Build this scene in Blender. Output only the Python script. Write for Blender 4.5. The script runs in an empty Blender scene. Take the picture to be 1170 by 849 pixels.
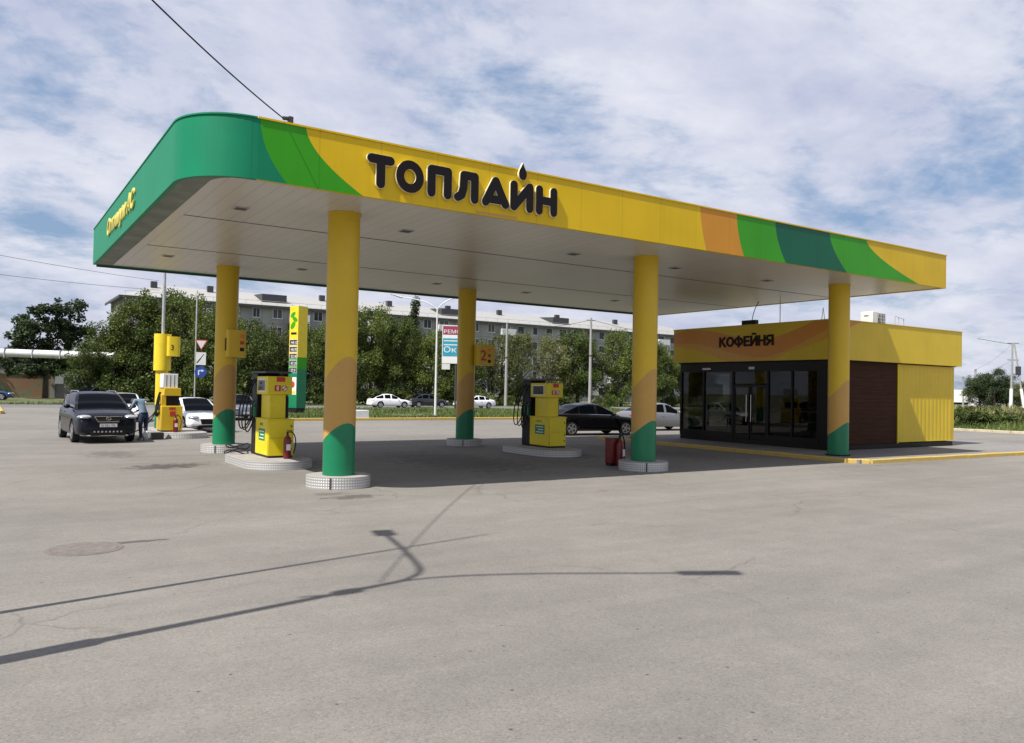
import bpy, bmesh, math, random
import numpy as np
from mathutils import Vector, Matrix, noise as mnoise
R = math.radians
PI = math.pi
random.seed(7)
scene = bpy.context.scene
COL = scene.collection

# ------------------------------------------------------------------ materials
def newmat(name):
    m = bpy.data.materials.new(name); m.use_nodes = True
    nt = m.node_tree; b = nt.nodes['Principled BSDF']
    return m, nt, b
def N(nt, t, **kw):
    n = nt.nodes.new(t)
    for k, v in kw.items():
        if k in n.inputs: n.inputs[k].default_value = v
        else: setattr(n, k, v)
    return n
def ramp(nt, fac, stops, interp='LINEAR'):
    n = nt.nodes.new('ShaderNodeValToRGB'); n.color_ramp.interpolation = interp
    e = n.color_ramp.elements
    while len(e) < len(stops): e.new(0.5)
    for i, (p, c) in enumerate(stops):
        e[i].position = p; e[i].color = (c if len(c) == 4 else (*c, 1)) if not isinstance(c, (int, float)) else (c, c, c, 1)
    nt.links.new(fac, n.inputs[0]); return n
def mixc(nt, fac, a, b, blend='MIX'):
    n = nt.nodes.new('ShaderNodeMix'); n.data_type = 'RGBA'; n.blend_type = blend
    for i, v in ((0, fac), (6, a), (7, b)):
        if hasattr(v, 'is_output') or isinstance(v, bpy.types.NodeSocket): nt.links.new(v, n.inputs[i])
        elif i == 0: n.inputs[0].default_value = v
        else: n.inputs[i].default_value = (*v, 1)
    return n.outputs[2]
def mmath(nt, op, a, b=None, c=None, clamp=False):
    n = nt.nodes.new('ShaderNodeMath'); n.operation = op; n.use_clamp = clamp
    for i, v in enumerate((a, b, c)):
        if v is None: continue
        if isinstance(v, bpy.types.NodeSocket): nt.links.new(v, n.inputs[i])
        else: n.inputs[i].default_value = v
    return n.outputs[0]
def paint(name, col, rough=0.45, metal=0.0, var=0.12, scale=3.0, bump=0.0, dirt=0.0, spec=0.5, coat=0.0):
    """painted / plain surface with mild wear: two noise octaves in value, a little roughness variation"""
    m, nt, b = newmat(name); L = nt.links
    tc = N(nt, 'ShaderNodeTexCoord'); no = N(nt, 'ShaderNodeTexNoise', Scale=scale, Detail=6.0, Roughness=0.6)
    L.new(tc.outputs['Object'], no.inputs['Vector'])
    lo = tuple(c * (1 - var) for c in col); hi = tuple(min(1, c * (1 + var * .7)) for c in col)
    r = ramp(nt, no.outputs['Fac'], [(0.3, lo), (0.7, hi)])
    out = r.outputs[0]
    if dirt:
        n2 = N(nt, 'ShaderNodeTexNoise', Scale=scale * 7, Detail=8.0, Roughness=0.7)
        L.new(tc.outputs['Object'], n2.inputs['Vector'])
        d = ramp(nt, n2.outputs['Fac'], [(0.55, 0.0), (0.75, dirt)])
        out = mixc(nt, d.outputs[0], out, (0.12, 0.10, 0.08))
    L.new(out, b.inputs['Base Color'])
    rr = ramp(nt, no.outputs['Fac'], [(0.2, max(0.02, rough - .06)), (0.8, min(1, rough + .08))])
    L.new(rr.outputs[0], b.inputs['Roughness'])
    b.inputs['Metallic'].default_value = metal
    b.inputs['Specular IOR Level'].default_value = spec
    b.inputs['Coat Weight'].default_value = coat
    if bump:
        n3 = N(nt, 'ShaderNodeTexNoise', Scale=scale * 20, Detail=4.0)
        L.new(tc.outputs['Object'], n3.inputs['Vector'])
        bp = N(nt, 'ShaderNodeBump', Strength=bump, Distance=0.01)
        L.new(n3.outputs['Fac'], bp.inputs['Height']); L.new(bp.outputs[0], b.inputs['Normal'])
    return m
def panelled(name, col, rough, axis='X', pitch=1.2, var=.06):
    """composite cladding: flat panels with fine joints and slight oil-canning"""
    m, nt, b = newmat(name); L = nt.links
    tc = N(nt, 'ShaderNodeTexCoord'); sp = N(nt, 'ShaderNodeSeparateXYZ'); L.new(tc.outputs['Object'], sp.inputs[0])
    v = mmath(nt, 'FRACT', mmath(nt, 'DIVIDE', sp.outputs[axis], pitch))
    j = mmath(nt, 'LESS_THAN', v, 0.012 / pitch)
    no = N(nt, 'ShaderNodeTexNoise', Scale=.9, Detail=5.0); L.new(tc.outputs['Object'], no.inputs['Vector'])
    r = ramp(nt, no.outputs['Fac'], [(.3, tuple(c * (1 - var) for c in col)), (.7, tuple(min(1, c * (1 + var)) for c in col))])
    mp = N(nt, 'ShaderNodeMapping'); mp.inputs['Scale'].default_value = (7, 7, .5); L.new(tc.outputs['Object'], mp.inputs[0])
    n4 = N(nt, 'ShaderNodeTexNoise', Scale=1.0, Detail=7.0, Roughness=.65); L.new(mp.outputs[0], n4.inputs['Vector'])
    stk = ramp(nt, n4.outputs['Fac'], [(.32, .95), (.5, 1.0)]).outputs[0]
    base_ = mixc(nt, 1.0, r.outputs[0], stk, 'MULTIPLY')
    L.new(mixc(nt, j, base_, tuple(c * .72 for c in col)), b.inputs['Base Color'])
    b.inputs['Specular IOR Level'].default_value = .28
    n2 = N(nt, 'ShaderNodeTexNoise', Scale=.7, Detail=1.0); L.new(tc.outputs['Object'], n2.inputs['Vector'])
    bp = N(nt, 'ShaderNodeBump', Strength=.25, Distance=.05); L.new(n2.outputs['Fac'], bp.inputs['Height']); L.new(bp.outputs[0], b.inputs['Normal'])
    b.inputs['Roughness'].default_value = rough
    return m

M = {}
YEL = (0.66, 0.435, 0.004); LIME = (0.035, 0.30, 0.004); DGR = (0.0, 0.10, 0.048); EMG = (0.0, 0.19, 0.085); ORG = (0.56, 0.24, 0.02)
M['fy'] = panelled('fascia_yellow', YEL, .38); M['fl'] = panelled('fascia_lime', LIME, .38)
M['fd'] = panelled('fascia_dark_green', DGR, .38); M['fe'] = panelled('fascia_emerald', (0.0, .19, .088), .5)
M['fo'] = panelled('fascia_orange', ORG, .38)
M['cy'] = paint('column_yellow', (0.62, 0.41, 0.010), .42, var=.06, scale=1.2, dirt=.12)
M['ct'] = paint('column_tan', (0.50, 0.285, 0.06), .45, var=.06, scale=1.2, dirt=.15)
M['cg'] = paint('column_green', (0.0, 0.17, 0.07), .4, var=.12, scale=1.5, dirt=.25)
M['py'] = paint('pump_yellow', (0.72, 0.58, 0.005), .4, var=.08, scale=2.5, dirt=.22)
M['py2'] = paint('post_yellow', (0.75, 0.56, 0.02), .4, var=.08, scale=2.5, dirt=.1)
M['black'] = paint('black_plastic', (0.014, 0.013, 0.014), .42, var=.2, spec=.2)
M['letter'] = paint('letter_face', (0.009, 0.006, 0.007), .5, var=.15, spec=.2)
M['lside'] = paint('letter_return', (0.72, 0.66, 0.40), .45, var=.05)
M['rubber'] = paint('rubber', (0.016, 0.016, 0.017), .7, var=.3, spec=.2)
M['white'] = paint('white_paint', (0.74, 0.74, 0.72), .4, var=.05, dirt=.12)
M['wmetal'] = paint('white_metal', (0.62, 0.63, 0.63), .45, var=.1, dirt=.2)
M['red'] = paint('red_paint', (0.15, 0.010, 0.008), .35, var=.15)
M['orange'] = paint('orange_paint', (0.75, 0.2, 0.02), .4)
M['signred'] = paint('sign_red', (0.5, 0.03, 0.02), .5)
M['stgreen'] = paint('sticker_green', (0.01, 0.2, 0.08), .5)
M['gmetal'] = paint('galvanised_steel', (0.42, 0.43, 0.44), .5, metal=.35, var=.15, dirt=.1)
M['dmetal'] = paint('dark_metal', (0.06, 0.06, 0.062), .5, metal=.3, var=.2)
M['chrome'] = paint('chrome', (0.75, 0.75, 0.76), .12, metal=1, var=.04)
M['brown'] = None
M['frame'] = paint('dark_frame', (0.011, 0.009, 0.008), .4, var=.2, spec=.2)
M['interior'] = paint('interior_dark', (0.09, 0.075, 0.06), .7, var=.2)
M['shelfm'] = paint('shelf_goods', (0.25, 0.2, 0.15), .7, var=.7, scale=6)
M['orgwave'] = paint('wave_orange', (0.62, 0.24, 0.02), .4, var=.05)
M['tanwave'] = paint('wave_amber', (0.66, 0.33, 0.03), .4, var=.05)
M['concrete'] = paint('concrete', (0.31, 0.295, 0.275), .9, var=.15, scale=4, bump=.4, dirt=.3)
M['polec'] = paint('pole_concrete', (0.30, 0.295, 0.28), .9, var=.12, scale=1, bump=.3, dirt=.2)
M['plate'] = None
M['bluejean'] = paint('jeans', (0.022, 0.035, 0.075), .85, var=.35, scale=6, bump=.3)
M['denim'] = paint('denim_shirt', (0.16, 0.23, 0.30), .85, var=.25, scale=6, bump=.3)
M['skin'] = paint('skin', (0.45, 0.26, 0.18), .55, var=.1)
M['hair'] = paint('hair', (0.05, 0.035, 0.025), .7, var=.3)
M['shoe'] = paint('shoe', (0.35, 0.37, 0.4), .7, var=.2)
M['bark'] = paint('bark', (0.085, 0.065, 0.048), .95, var=.4, scale=5, bump=.8)
M['teal'] = paint('poster_teal', (0.03, 0.3, 0.42), .5); M['crim'] = paint('poster_crimson', (0.30, 0.035, 0.09), .5)
M['pink'] = paint('poster_pink', (0.75, 0.5, 0.55), .5)
M['bluesign'] = paint('sign_blue', (0.02, 0.07, 0.35), .4)
M['rustcover'] = paint('iron_cover', (0.178, 0.155, 0.135), .75, var=.3, scale=9, bump=1.0)
M['tail'] = paint('tail_lamp', (0.35, 0.01, 0.01), .2, coat=1)
M['lamp'] = paint('lamp_glass', (0.42, 0.44, 0.47), .15, metal=.3, var=.25, scale=14, coat=1)
M['rim'] = paint('alloy', (0.5, 0.5, 0.51), .3, metal=.8, var=.1)
M['plastic'] = paint('grey_plastic', (0.07, 0.07, 0.07), .6)
def glass(name, tint, transp=.0, rough=.03):
    m, nt, b = newmat(name); L = nt.links
    b.inputs['Base Color'].default_value = (*tint, 1); b.inputs['Roughness'].default_value = rough
    b.inputs['Specular IOR Level'].default_value = .35
    if transp:
        t = N(nt, 'ShaderNodeBsdfTransparent'); t.inputs[0].default_value = (.48, .49, .47, 1)
        g = N(nt, 'ShaderNodeBsdfGlossy', Roughness=.01); g.inputs[0].default_value = (1, 1, 1, 1)
        lw = N(nt, 'ShaderNodeLayerWeight', Blend=.25)
        f = mmath(nt, 'MULTIPLY_ADD', lw.outputs['Fresnel'], .32, .015, clamp=True)
        mx = N(nt, 'ShaderNodeMixShader'); L.new(f, mx.inputs[0]); L.new(t.outputs[0], mx.inputs[1]); L.new(g.outputs[0], mx.inputs[2])
        L.new(mx.outputs[0], nt.nodes['Material Output'].inputs[0])
    return m
M['carglass'] = glass('car_glass', (0.002, 0.003, 0.005)); M['carglass'].node_tree.nodes['Principled BSDF'].inputs['Specular IOR Level'].default_value = .03; M['winglass'] = glass('window_glass', (0.018, 0.022, 0.026), rough=.08)
M['shopglass'] = glass('shop_glass', (0.01, 0.01, 0.01), transp=1); M['display'] = glass('display_glass', (0.01, 0.012, 0.012), rough=.15)
_nt = M['winglass'].node_tree; _oi = N(_nt, 'ShaderNodeObjectInfo'); _r = ramp(_nt, _oi.outputs['Random'], [(.0, (.015, .018, .022)), (.55, (.03, .035, .04)), (.75, (.12, .12, .11)), (1.0, (.25, .23, .2))])
_nt.links.new(_r.outputs[0], _nt.nodes['Principled BSDF'].inputs['Base Color'])
def carpaint(name, col, metal=.3):
    dk = max(col) < .02; m = paint(name, col, .22, metal=metal, var=.03, coat=.1 if dk else .8, spec=.25 if dk else .5); return m
CP = {k: carpaint('car_' + k, c, mt) for k, c, mt in (('black', (0.004, 0.004, 0.005), 0), ('white', (0.78, 0.79, 0.80), 0), ('silver', (0.20, 0.20, 0.205), .5),
      ('nearblack', (0.004, 0.005, 0.010), 0), ('grey', (0.12, 0.14, 0.17), .5), ('blue', (0.02, 0.05, 0.16), .3), ('dark', (0.02, 0.02, 0.024), .3))}

# -------- chequer plate
def mk_plate():
    m, nt, b = newmat('chequer_plate'); L = nt.links
    tc = N(nt, 'ShaderNodeTexCoord'); sp = N(nt, 'ShaderNodeSeparateXYZ'); L.new(tc.outputs['UV'], sp.inputs[0])
    s = 9.0
    u = mmath(nt, 'SINE', mmath(nt, 'MULTIPLY', sp.outputs['X'], s * 2 * PI)); v = mmath(nt, 'SINE', mmath(nt, 'MULTIPLY', sp.outputs['Y'], s * 2 * PI))
    h = mmath(nt, 'MULTIPLY', u, v); st = ramp(nt, mmath(nt, 'ABSOLUTE', h), [(.5, 0.0), (.8, 1.0)])
    L.new(mixc(nt, st.outputs[0], (.40, .39, .375), (.74, .74, .73)), b.inputs['Base Color'])
    b.inputs['Metallic'].default_value = .35; b.inputs['Roughness'].default_value = .42
    bp = N(nt, 'ShaderNodeBump', Strength=.6, Distance=.01); L.new(st.outputs[0], bp.inputs['Height']); L.new(bp.outputs[0], b.inputs['Normal'])
    return m
M['plate'] = mk_plate()

# -------- soffit: white ribbed strips running along Y
def mk_soffit():
    m, nt, b = newmat('soffit_strips'); L = nt.links
    tc = N(nt, 'ShaderNodeTexCoord'); sp = N(nt, 'ShaderNodeSeparateXYZ'); L.new(tc.outputs['Object'], sp.inputs[0])
    v = mmath(nt, 'FRACT', mmath(nt, 'DIVIDE', sp.outputs['X'], .3))
    g = mmath(nt, 'LESS_THAN', v, .05)
    fl = N(nt, 'ShaderNodeTexWhiteNoise'); fl.noise_dimensions = '1D'
    L.new(mmath(nt, 'FLOOR', mmath(nt, 'DIVIDE', sp.outputs['X'], .3)), fl.inputs['W'])
    no = N(nt, 'ShaderNodeTexNoise', Scale=.5, Detail=5.0); L.new(tc.outputs['Object'], no.inputs['Vector'])
    k = mmath(nt, 'ADD', mmath(nt, 'MULTIPLY', fl.outputs[0], .25), mmath(nt, 'MULTIPLY', no.outputs['Fac'], .75))
    r = ramp(nt, k, [(.2, (.50, .47, .43)), (.8, (.57, .54, .49))])
    L.new(mixc(nt, g, r.outputs[0], (.37, .35, .32)), b.inputs['Base Color'])
    b.inputs['Roughness'].default_value = .33; b.inputs['Specular IOR Level'].default_value = .7
    bp = N(nt, 'ShaderNodeBump', Strength=.35, Distance=.02); bp.invert = True
    L.new(mmath(nt, 'ADD', g, mmath(nt, 'MULTIPLY', fl.outputs[0], .4)), bp.inputs['Height']); L.new(bp.outputs[0], b.inputs['Normal'])
    return m
M['soffit'] = mk_soffit()

def mk_corr(name, col, axis='X', pitch=.115, rough=.4, depth=.03):
    m, nt, b = newmat(name); L = nt.links
    tc = N(nt, 'ShaderNodeTexCoord'); sp = N(nt, 'ShaderNodeSeparateXYZ'); L.new(tc.outputs['Object'], sp.inputs[0])
    s = mmath(nt, 'SINE', mmath(nt, 'MULTIPLY', sp.outputs[axis], 2 * PI / pitch))
    t = ramp(nt, mmath(nt, 'MULTIPLY_ADD', s, .5, .5), [(.3, 0.0), (.5, 1.0)])
    bp = N(nt, 'ShaderNodeBump', Strength=.5, Distance=depth); L.new(t.outputs[0], bp.inputs['Height']); L.new(bp.outputs[0], b.inputs['Normal'])
    no = N(nt, 'ShaderNodeTexNoise', Scale=2.0, Detail=5.0); L.new(tc.outputs['Object'], no.inputs['Vector'])
    r = ramp(nt, no.outputs['Fac'], [(.3, tuple(c * .93 for c in col)), (.7, col)])
    L.new(r.outputs[0], b.inputs['Base Color']); b.inputs['Roughness'].default_value = rough
    return m
M['corry'] = mk_corr('yellow_profiled_sheet', (0.66, 0.50, 0.02))
M['fcafe'] = panelled('cafe_fascia_yellow', (0.66, 0.47, 0.03), .42, pitch=30)
M['roofsheet'] = mk_corr('grey_roof_sheet', (0.33, 0.325, 0.31), 'X', .35, .7)
def mk_wood():
    m, nt, b = newmat('brown_cladding'); L = nt.links
    tc = N(nt, 'ShaderNodeTexCoord'); sp = N(nt, 'ShaderNodeSeparateXYZ'); L.new(tc.outputs['Object'], sp.inputs[0])
    v = mmath(nt, 'FRACT', mmath(nt, 'DIVIDE', sp.outputs['Z'], .15)); g = mmath(nt, 'LESS_THAN', v, .08)
    mp = N(nt, 'ShaderNodeMapping'); mp.inputs['Scale'].default_value = (.6, .6, 12); L.new(tc.outputs['Object'], mp.inputs[0])
    no = N(nt, 'ShaderNodeTexNoise', Scale=3.0, Detail=8.0); L.new(mp.outputs[0], no.inputs['Vector'])
    r = ramp(nt, no.outputs['Fac'], [(.3, (.034, .013, .006)), (.7, (.062, .024, .011))])
    L.new(mixc(nt, g, r.outputs[0], (.02, .011, .007)), b.inputs['Base Color']); b.inputs['Roughness'].default_value = .6; b.inputs['Specular IOR Level'].default_value = .08
    bp = N(nt, 'ShaderNodeBump', Strength=.4, Distance=.01); bp.invert = True; L.new(g, bp.inputs['Height']); L.new(bp.outputs[0], b.inputs['Normal'])
    return m
M['wood'] = mk_wood()

# -------- asphalt
def mk_asphalt(name, base, stains_and_shade=(), tone=1.0):
    m, nt, b = newmat(name); L = nt.links
    tc = N(nt, 'ShaderNodeTexCoord'); P = tc.outputs['Object']
    def nz(sc, det=6.0, ro=.6, vec=P):
        n = N(nt, 'ShaderNodeTexNoise', Scale=sc, Detail=det, Roughness=ro); L.new(vec, n.inputs['Vector']); return n.outputs['Fac']
    big = ramp(nt, nz(.13, 5.0), [(.35, tuple(c * .88 for c in base)), (.65, tuple(c * 1.08 for c in base))]).outputs[0]
    mp = N(nt, 'ShaderNodeMapping'); mp.inputs['Rotation'].default_value = (0, 0, R(28)); mp.inputs['Scale'].default_value = (.09, .8, 1); L.new(P, mp.inputs[0])
    st = ramp(nt, nz(1.0, 6.0, .65, mp.outputs[0]), [(.38, .92), (.62, 1.04)]).outputs[0]
    c = mixc(nt, 1.0, big, st, 'MULTIPLY')
    mp2 = N(nt, 'ShaderNodeMapping'); mp2.inputs['Rotation'].default_value = (0, 0, R(-12)); mp2.inputs['Scale'].default_value = (.05, 1.3, 1); L.new(P, mp2.inputs[0])
    st2 = ramp(nt, nz(1.0, 5.0, .6, mp2.outputs[0]), [(.40, .96), (.60, 1.03)]).outputs[0]
    c = mixc(nt, 1.0, c, st2, 'MULTIPLY')
    mid = ramp(nt, nz(1.7, 7.0, .7), [(.35, .93), (.65, 1.05)]).outputs[0]
    c = mixc(nt, 1.0, c, mid, 'MULTIPLY')
    # aggregate: pale and dark chips
    vo = N(nt, 'ShaderNodeTexVoronoi', Scale=70.0); L.new(P, vo.inputs['Vector'])
    vs = N(nt, 'ShaderNodeSeparateColor'); L.new(vo.outputs['Color'], vs.inputs[0])
    ag = ramp(nt, vs.outputs[0], [(0, .78), (.35, .99), (.9, 1.03), (1, 1.22)]).outputs[0]
    c = mixc(nt, 1.0, c, ag, 'MULTIPLY')
    # sparse pebbles, specks and small dark spots
    vo2 = N(nt, 'ShaderNodeTexVoronoi', Scale=4.5); L.new(P, vo2.inputs['Vector'])
    sp = ramp(nt, vo2.outputs['Distance'], [(.045, 1.0), (.085, 0.0)]).outputs[0]
    vs2 = N(nt, 'ShaderNodeSeparateColor'); L.new(vo2.outputs['Color'], vs2.inputs[0])
    sel = mmath(nt, 'GREATER_THAN', vs2.outputs[1], .6)
    c = mixc(nt, mmath(nt, 'MULTIPLY', sp, sel), c, (.07, .063, .055))
    # fine cracks
    vo3 = N(nt, 'ShaderNodeTexVoronoi', Scale=.22); vo3.feature = 'DISTANCE_TO_EDGE'
    dn = N(nt, 'ShaderNodeTexNoise', Scale=1.2, Detail=6.0); L.new(P, dn.inputs['Vector'])
    ad = N(nt, 'ShaderNodeVectorMath', operation='MULTIPLY_ADD'); L.new(dn.outputs['Color'], ad.inputs[0]); ad.inputs[1].default_value = (.9, .9, 0); L.new(P, ad.inputs[2])
    L.new(ad.outputs[0], vo3.inputs['Vector'])
    ck = ramp(nt, vo3.outputs['Distance'], [(.0, .5), (.006, 0.0)]).outputs[0]
    gate = ramp(nt, nz(.2, 3.0), [(.47, 0.0), (.56, 1.0)]).outputs[0]
    c = mixc(nt, mmath(nt, 'MULTIPLY', ck, gate), c, (.08, .07, .06))
    for (sx, sy, rx, ry, ang, k, thr) in stains_and_shade:
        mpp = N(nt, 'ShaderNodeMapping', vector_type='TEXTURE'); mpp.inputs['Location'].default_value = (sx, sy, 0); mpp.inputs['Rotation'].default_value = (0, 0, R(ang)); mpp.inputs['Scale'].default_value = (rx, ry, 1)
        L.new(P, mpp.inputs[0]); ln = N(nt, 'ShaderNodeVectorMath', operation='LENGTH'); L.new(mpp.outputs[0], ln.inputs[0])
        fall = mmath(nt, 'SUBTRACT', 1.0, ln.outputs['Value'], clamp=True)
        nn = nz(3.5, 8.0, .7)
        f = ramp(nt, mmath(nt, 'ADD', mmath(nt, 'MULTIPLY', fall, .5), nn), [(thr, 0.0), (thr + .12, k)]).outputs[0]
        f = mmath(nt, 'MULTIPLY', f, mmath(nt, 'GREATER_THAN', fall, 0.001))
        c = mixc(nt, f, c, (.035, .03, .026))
    L.new(c, b.inputs['Base Color']); b.inputs['Roughness'].default_value = .88; b.inputs['Specular IOR Level'].default_value = .35
    bp = N(nt, 'ShaderNodeBump', Strength=.35, Distance=.006); L.new(nz(90, 4.0), bp.inputs['Height'])
    bp2 = N(nt, 'ShaderNodeBump', Strength=.25, Distance=.05); L.new(nz(1.3, 4.0), bp2.inputs['Height']); L.new(bp.outputs[0], bp2.inputs['Normal'])
    L.new(bp2.outputs[0], b.inputs['Normal'])
    return m
ASPH = (.192, .179, .160)
M['asphalt'] = mk_asphalt('dusty_asphalt', ASPH, stains_and_shade=[(-2.3, 5.4, 1.9, 1.1, 20, .75, .70), (-.35, -1.65, 1.1, .5, 10, .6, .72), (-.6, -1.1, .7, .35, 0, .4, .7),
                          (1.0, 6.5, 1.3, 4.5, 0, .55, .72), (9.5, 5.5, 1.6, 4.5, 0, .5, .72), (-3.0, 9.5, 2.0, 3.0, 0, .45, .78), (5, 4, 3.5, 7, 0, .45, .74),  # wide last patch: oil darkening, strengthened to paint in deeper canopy shade
                          (-4.4, -4.4, .5, .1, 0, .7, .60), (13, 4.5, 3, 7, 0, .35, .74)])  # last patch likewise: oil tone that also paints canopy shade into the asphalt
M['asphalt2'] = mk_asphalt('road_asphalt', (.16, .152, .145))
M['paving'] = mk_asphalt('apron_paving', (.21, .20, .19))
M['pconc'] = M['concrete']
def mk_kerb(name, wear):
    m, nt, b = newmat(name); L = nt.links
    tc = N(nt, 'ShaderNodeTexCoord'); no = N(nt, 'ShaderNodeTexNoise', Scale=5.0, Detail=8.0, Roughness=.7); L.new(tc.outputs['Object'], no.inputs['Vector'])
    f = ramp(nt, no.outputs['Fac'], [(.5 - wear * .2, 0.0), (.62, wear)]).outputs[0]
    L.new(mixc(nt, f, (.55, .37, .05), (.34, .29, .21)), b.inputs['Base Color']); b.inputs['Roughness'].default_value = .8
    return m
M['kerb'] = mk_kerb('kerb_paint', .55); M['kerbpale'] = paint('kerb_worn', (.46, .40, .27), .85, var=.25, scale=3, dirt=.2)
def mk_ground():
    m, nt, b = newmat('dry_grass_ground'); L = nt.links
    tc = N(nt, 'ShaderNodeTexCoord'); no = N(nt, 'ShaderNodeTexNoise', Scale=.25, Detail=8.0, Roughness=.65); L.new(tc.outputs['Object'], no.inputs['Vector'])
    r = ramp(nt, no.outputs['Fac'], [(.35, (.05, .075, .022)), (.5, (.085, .10, .035)), (.7, (.19, .165, .09))])
    L.new(r.outputs[0], b.inputs['Base Color']); b.inputs['Roughness'].default_value = .95
    return m
M['ground'] = mk_ground()
def mk_leaf(name, dark, light, trans=.25, sc=.5):
    m, nt, b = newmat(name); L = nt.links
    tc = N(nt, 'ShaderNodeTexCoord'); oi = N(nt, 'ShaderNodeObjectInfo')
    no = N(nt, 'ShaderNodeTexNoise', Scale=sc, Detail=4.0); L.new(tc.outputs['Object'], no.inputs['Vector'])
    ge = N(nt, 'ShaderNodeNewGeometry')
    k = mmath(nt, 'ADD', mmath(nt, 'MULTIPLY', no.outputs['Fac'], .75), mmath(nt, 'MULTIPLY', ge.outputs['Random Per Island'], .25))
    k = mmath(nt, 'ADD', k, mmath(nt, 'MULTIPLY_ADD', oi.outputs['Random'], .36, -.18))
    r = ramp(nt, k, [(.3, dark), (.72, light)])
    L.new(r.outputs[0], b.inputs['Base Color']); b.inputs['Roughness'].default_value = .6; b.inputs['Specular IOR Level'].default_value = .25
    t = N(nt, 'ShaderNodeBsdfTranslucent'); L.new(r.outputs[0], t.inputs[0])
    mx = N(nt, 'ShaderNodeMixShader'); mx.inputs[0].default_value = trans; L.new(b.outputs[0], mx.inputs[1]); L.new(t.outputs[0], mx.inputs[2])
    L.new(mx.outputs[0], nt.nodes['Material Output'].inputs[0])
    return m
M['leaf'] = mk_leaf('leaf_green', (.034, .058, .012), (.13, .165, .036))
M['leafy'] = mk_leaf('leaf_olive', (.055, .072, .02), (.18, .19, .07))
M['leafd'] = mk_leaf('leaf_dark', (.018, .032, .014), (.055, .08, .032))
M['grassm'] = mk_leaf('grass_blades', (.05, .085, .018), (.15, .19, .055), sc=.2)
M['weed'] = mk_leaf('dry_weeds', (.15, .165, .05), (.34, .31, .15), sc=.15)
M['wallpanel'] = None
def mk_wall():
    m, nt, b = newmat('silicate_wall'); L = nt.links
    tc = N(nt, 'ShaderNodeTexCoord'); sp = N(nt, 'ShaderNodeSeparateXYZ'); L.new(tc.outputs['Object'], sp.inputs[0])
    j1 = mmath(nt, 'LESS_THAN', mmath(nt, 'FRACT', mmath(nt, 'DIVIDE', sp.outputs['X'], 3.2)), .025)
    j2 = mmath(nt, 'LESS_THAN', mmath(nt, 'FRACT', mmath(nt, 'DIVIDE', mmath(nt, 'ADD', sp.outputs['Z'], -.5), 2.7)), .03)
    j = mmath(nt, 'MAXIMUM', j1, j2)
    no = N(nt, 'ShaderNodeTexNoise', Scale=.4, Detail=8.0, Roughness=.65); L.new(tc.outputs['Object'], no.inputs['Vector'])
    r = ramp(nt, no.outputs['Fac'], [(.3, (.23, .235, .225)), (.7, (.37, .365, .34))])
    L.new(mixc(nt, j, r.outputs[0], (.20, .20, .19)), b.inputs['Base Color']); b.inputs['Roughness'].default_value = .9
    return m
M['wallpanel'] = mk_wall()
def mk_mural():
    m, nt, b = newmat('mural_paint'); L = nt.links
    tc = N(nt, 'ShaderNodeTexCoord'); no = N(nt, 'ShaderNodeTexNoise', Scale=.5, Detail=5.0); L.new(tc.outputs['Object'], no.inputs['Vector'])
    r = ramp(nt, no.outputs['Fac'], [(.35, (.12, .16, .08)), (.45, (.22, .22, .13)), (.53, (.33, .16, .10)), (.65, (.20, .22, .12))])
    L.new(r.outputs[0], b.inputs['Base Color']); b.inputs['Roughness'].default_value = .8
    return m
M['mural'] = mk_mural()

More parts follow.
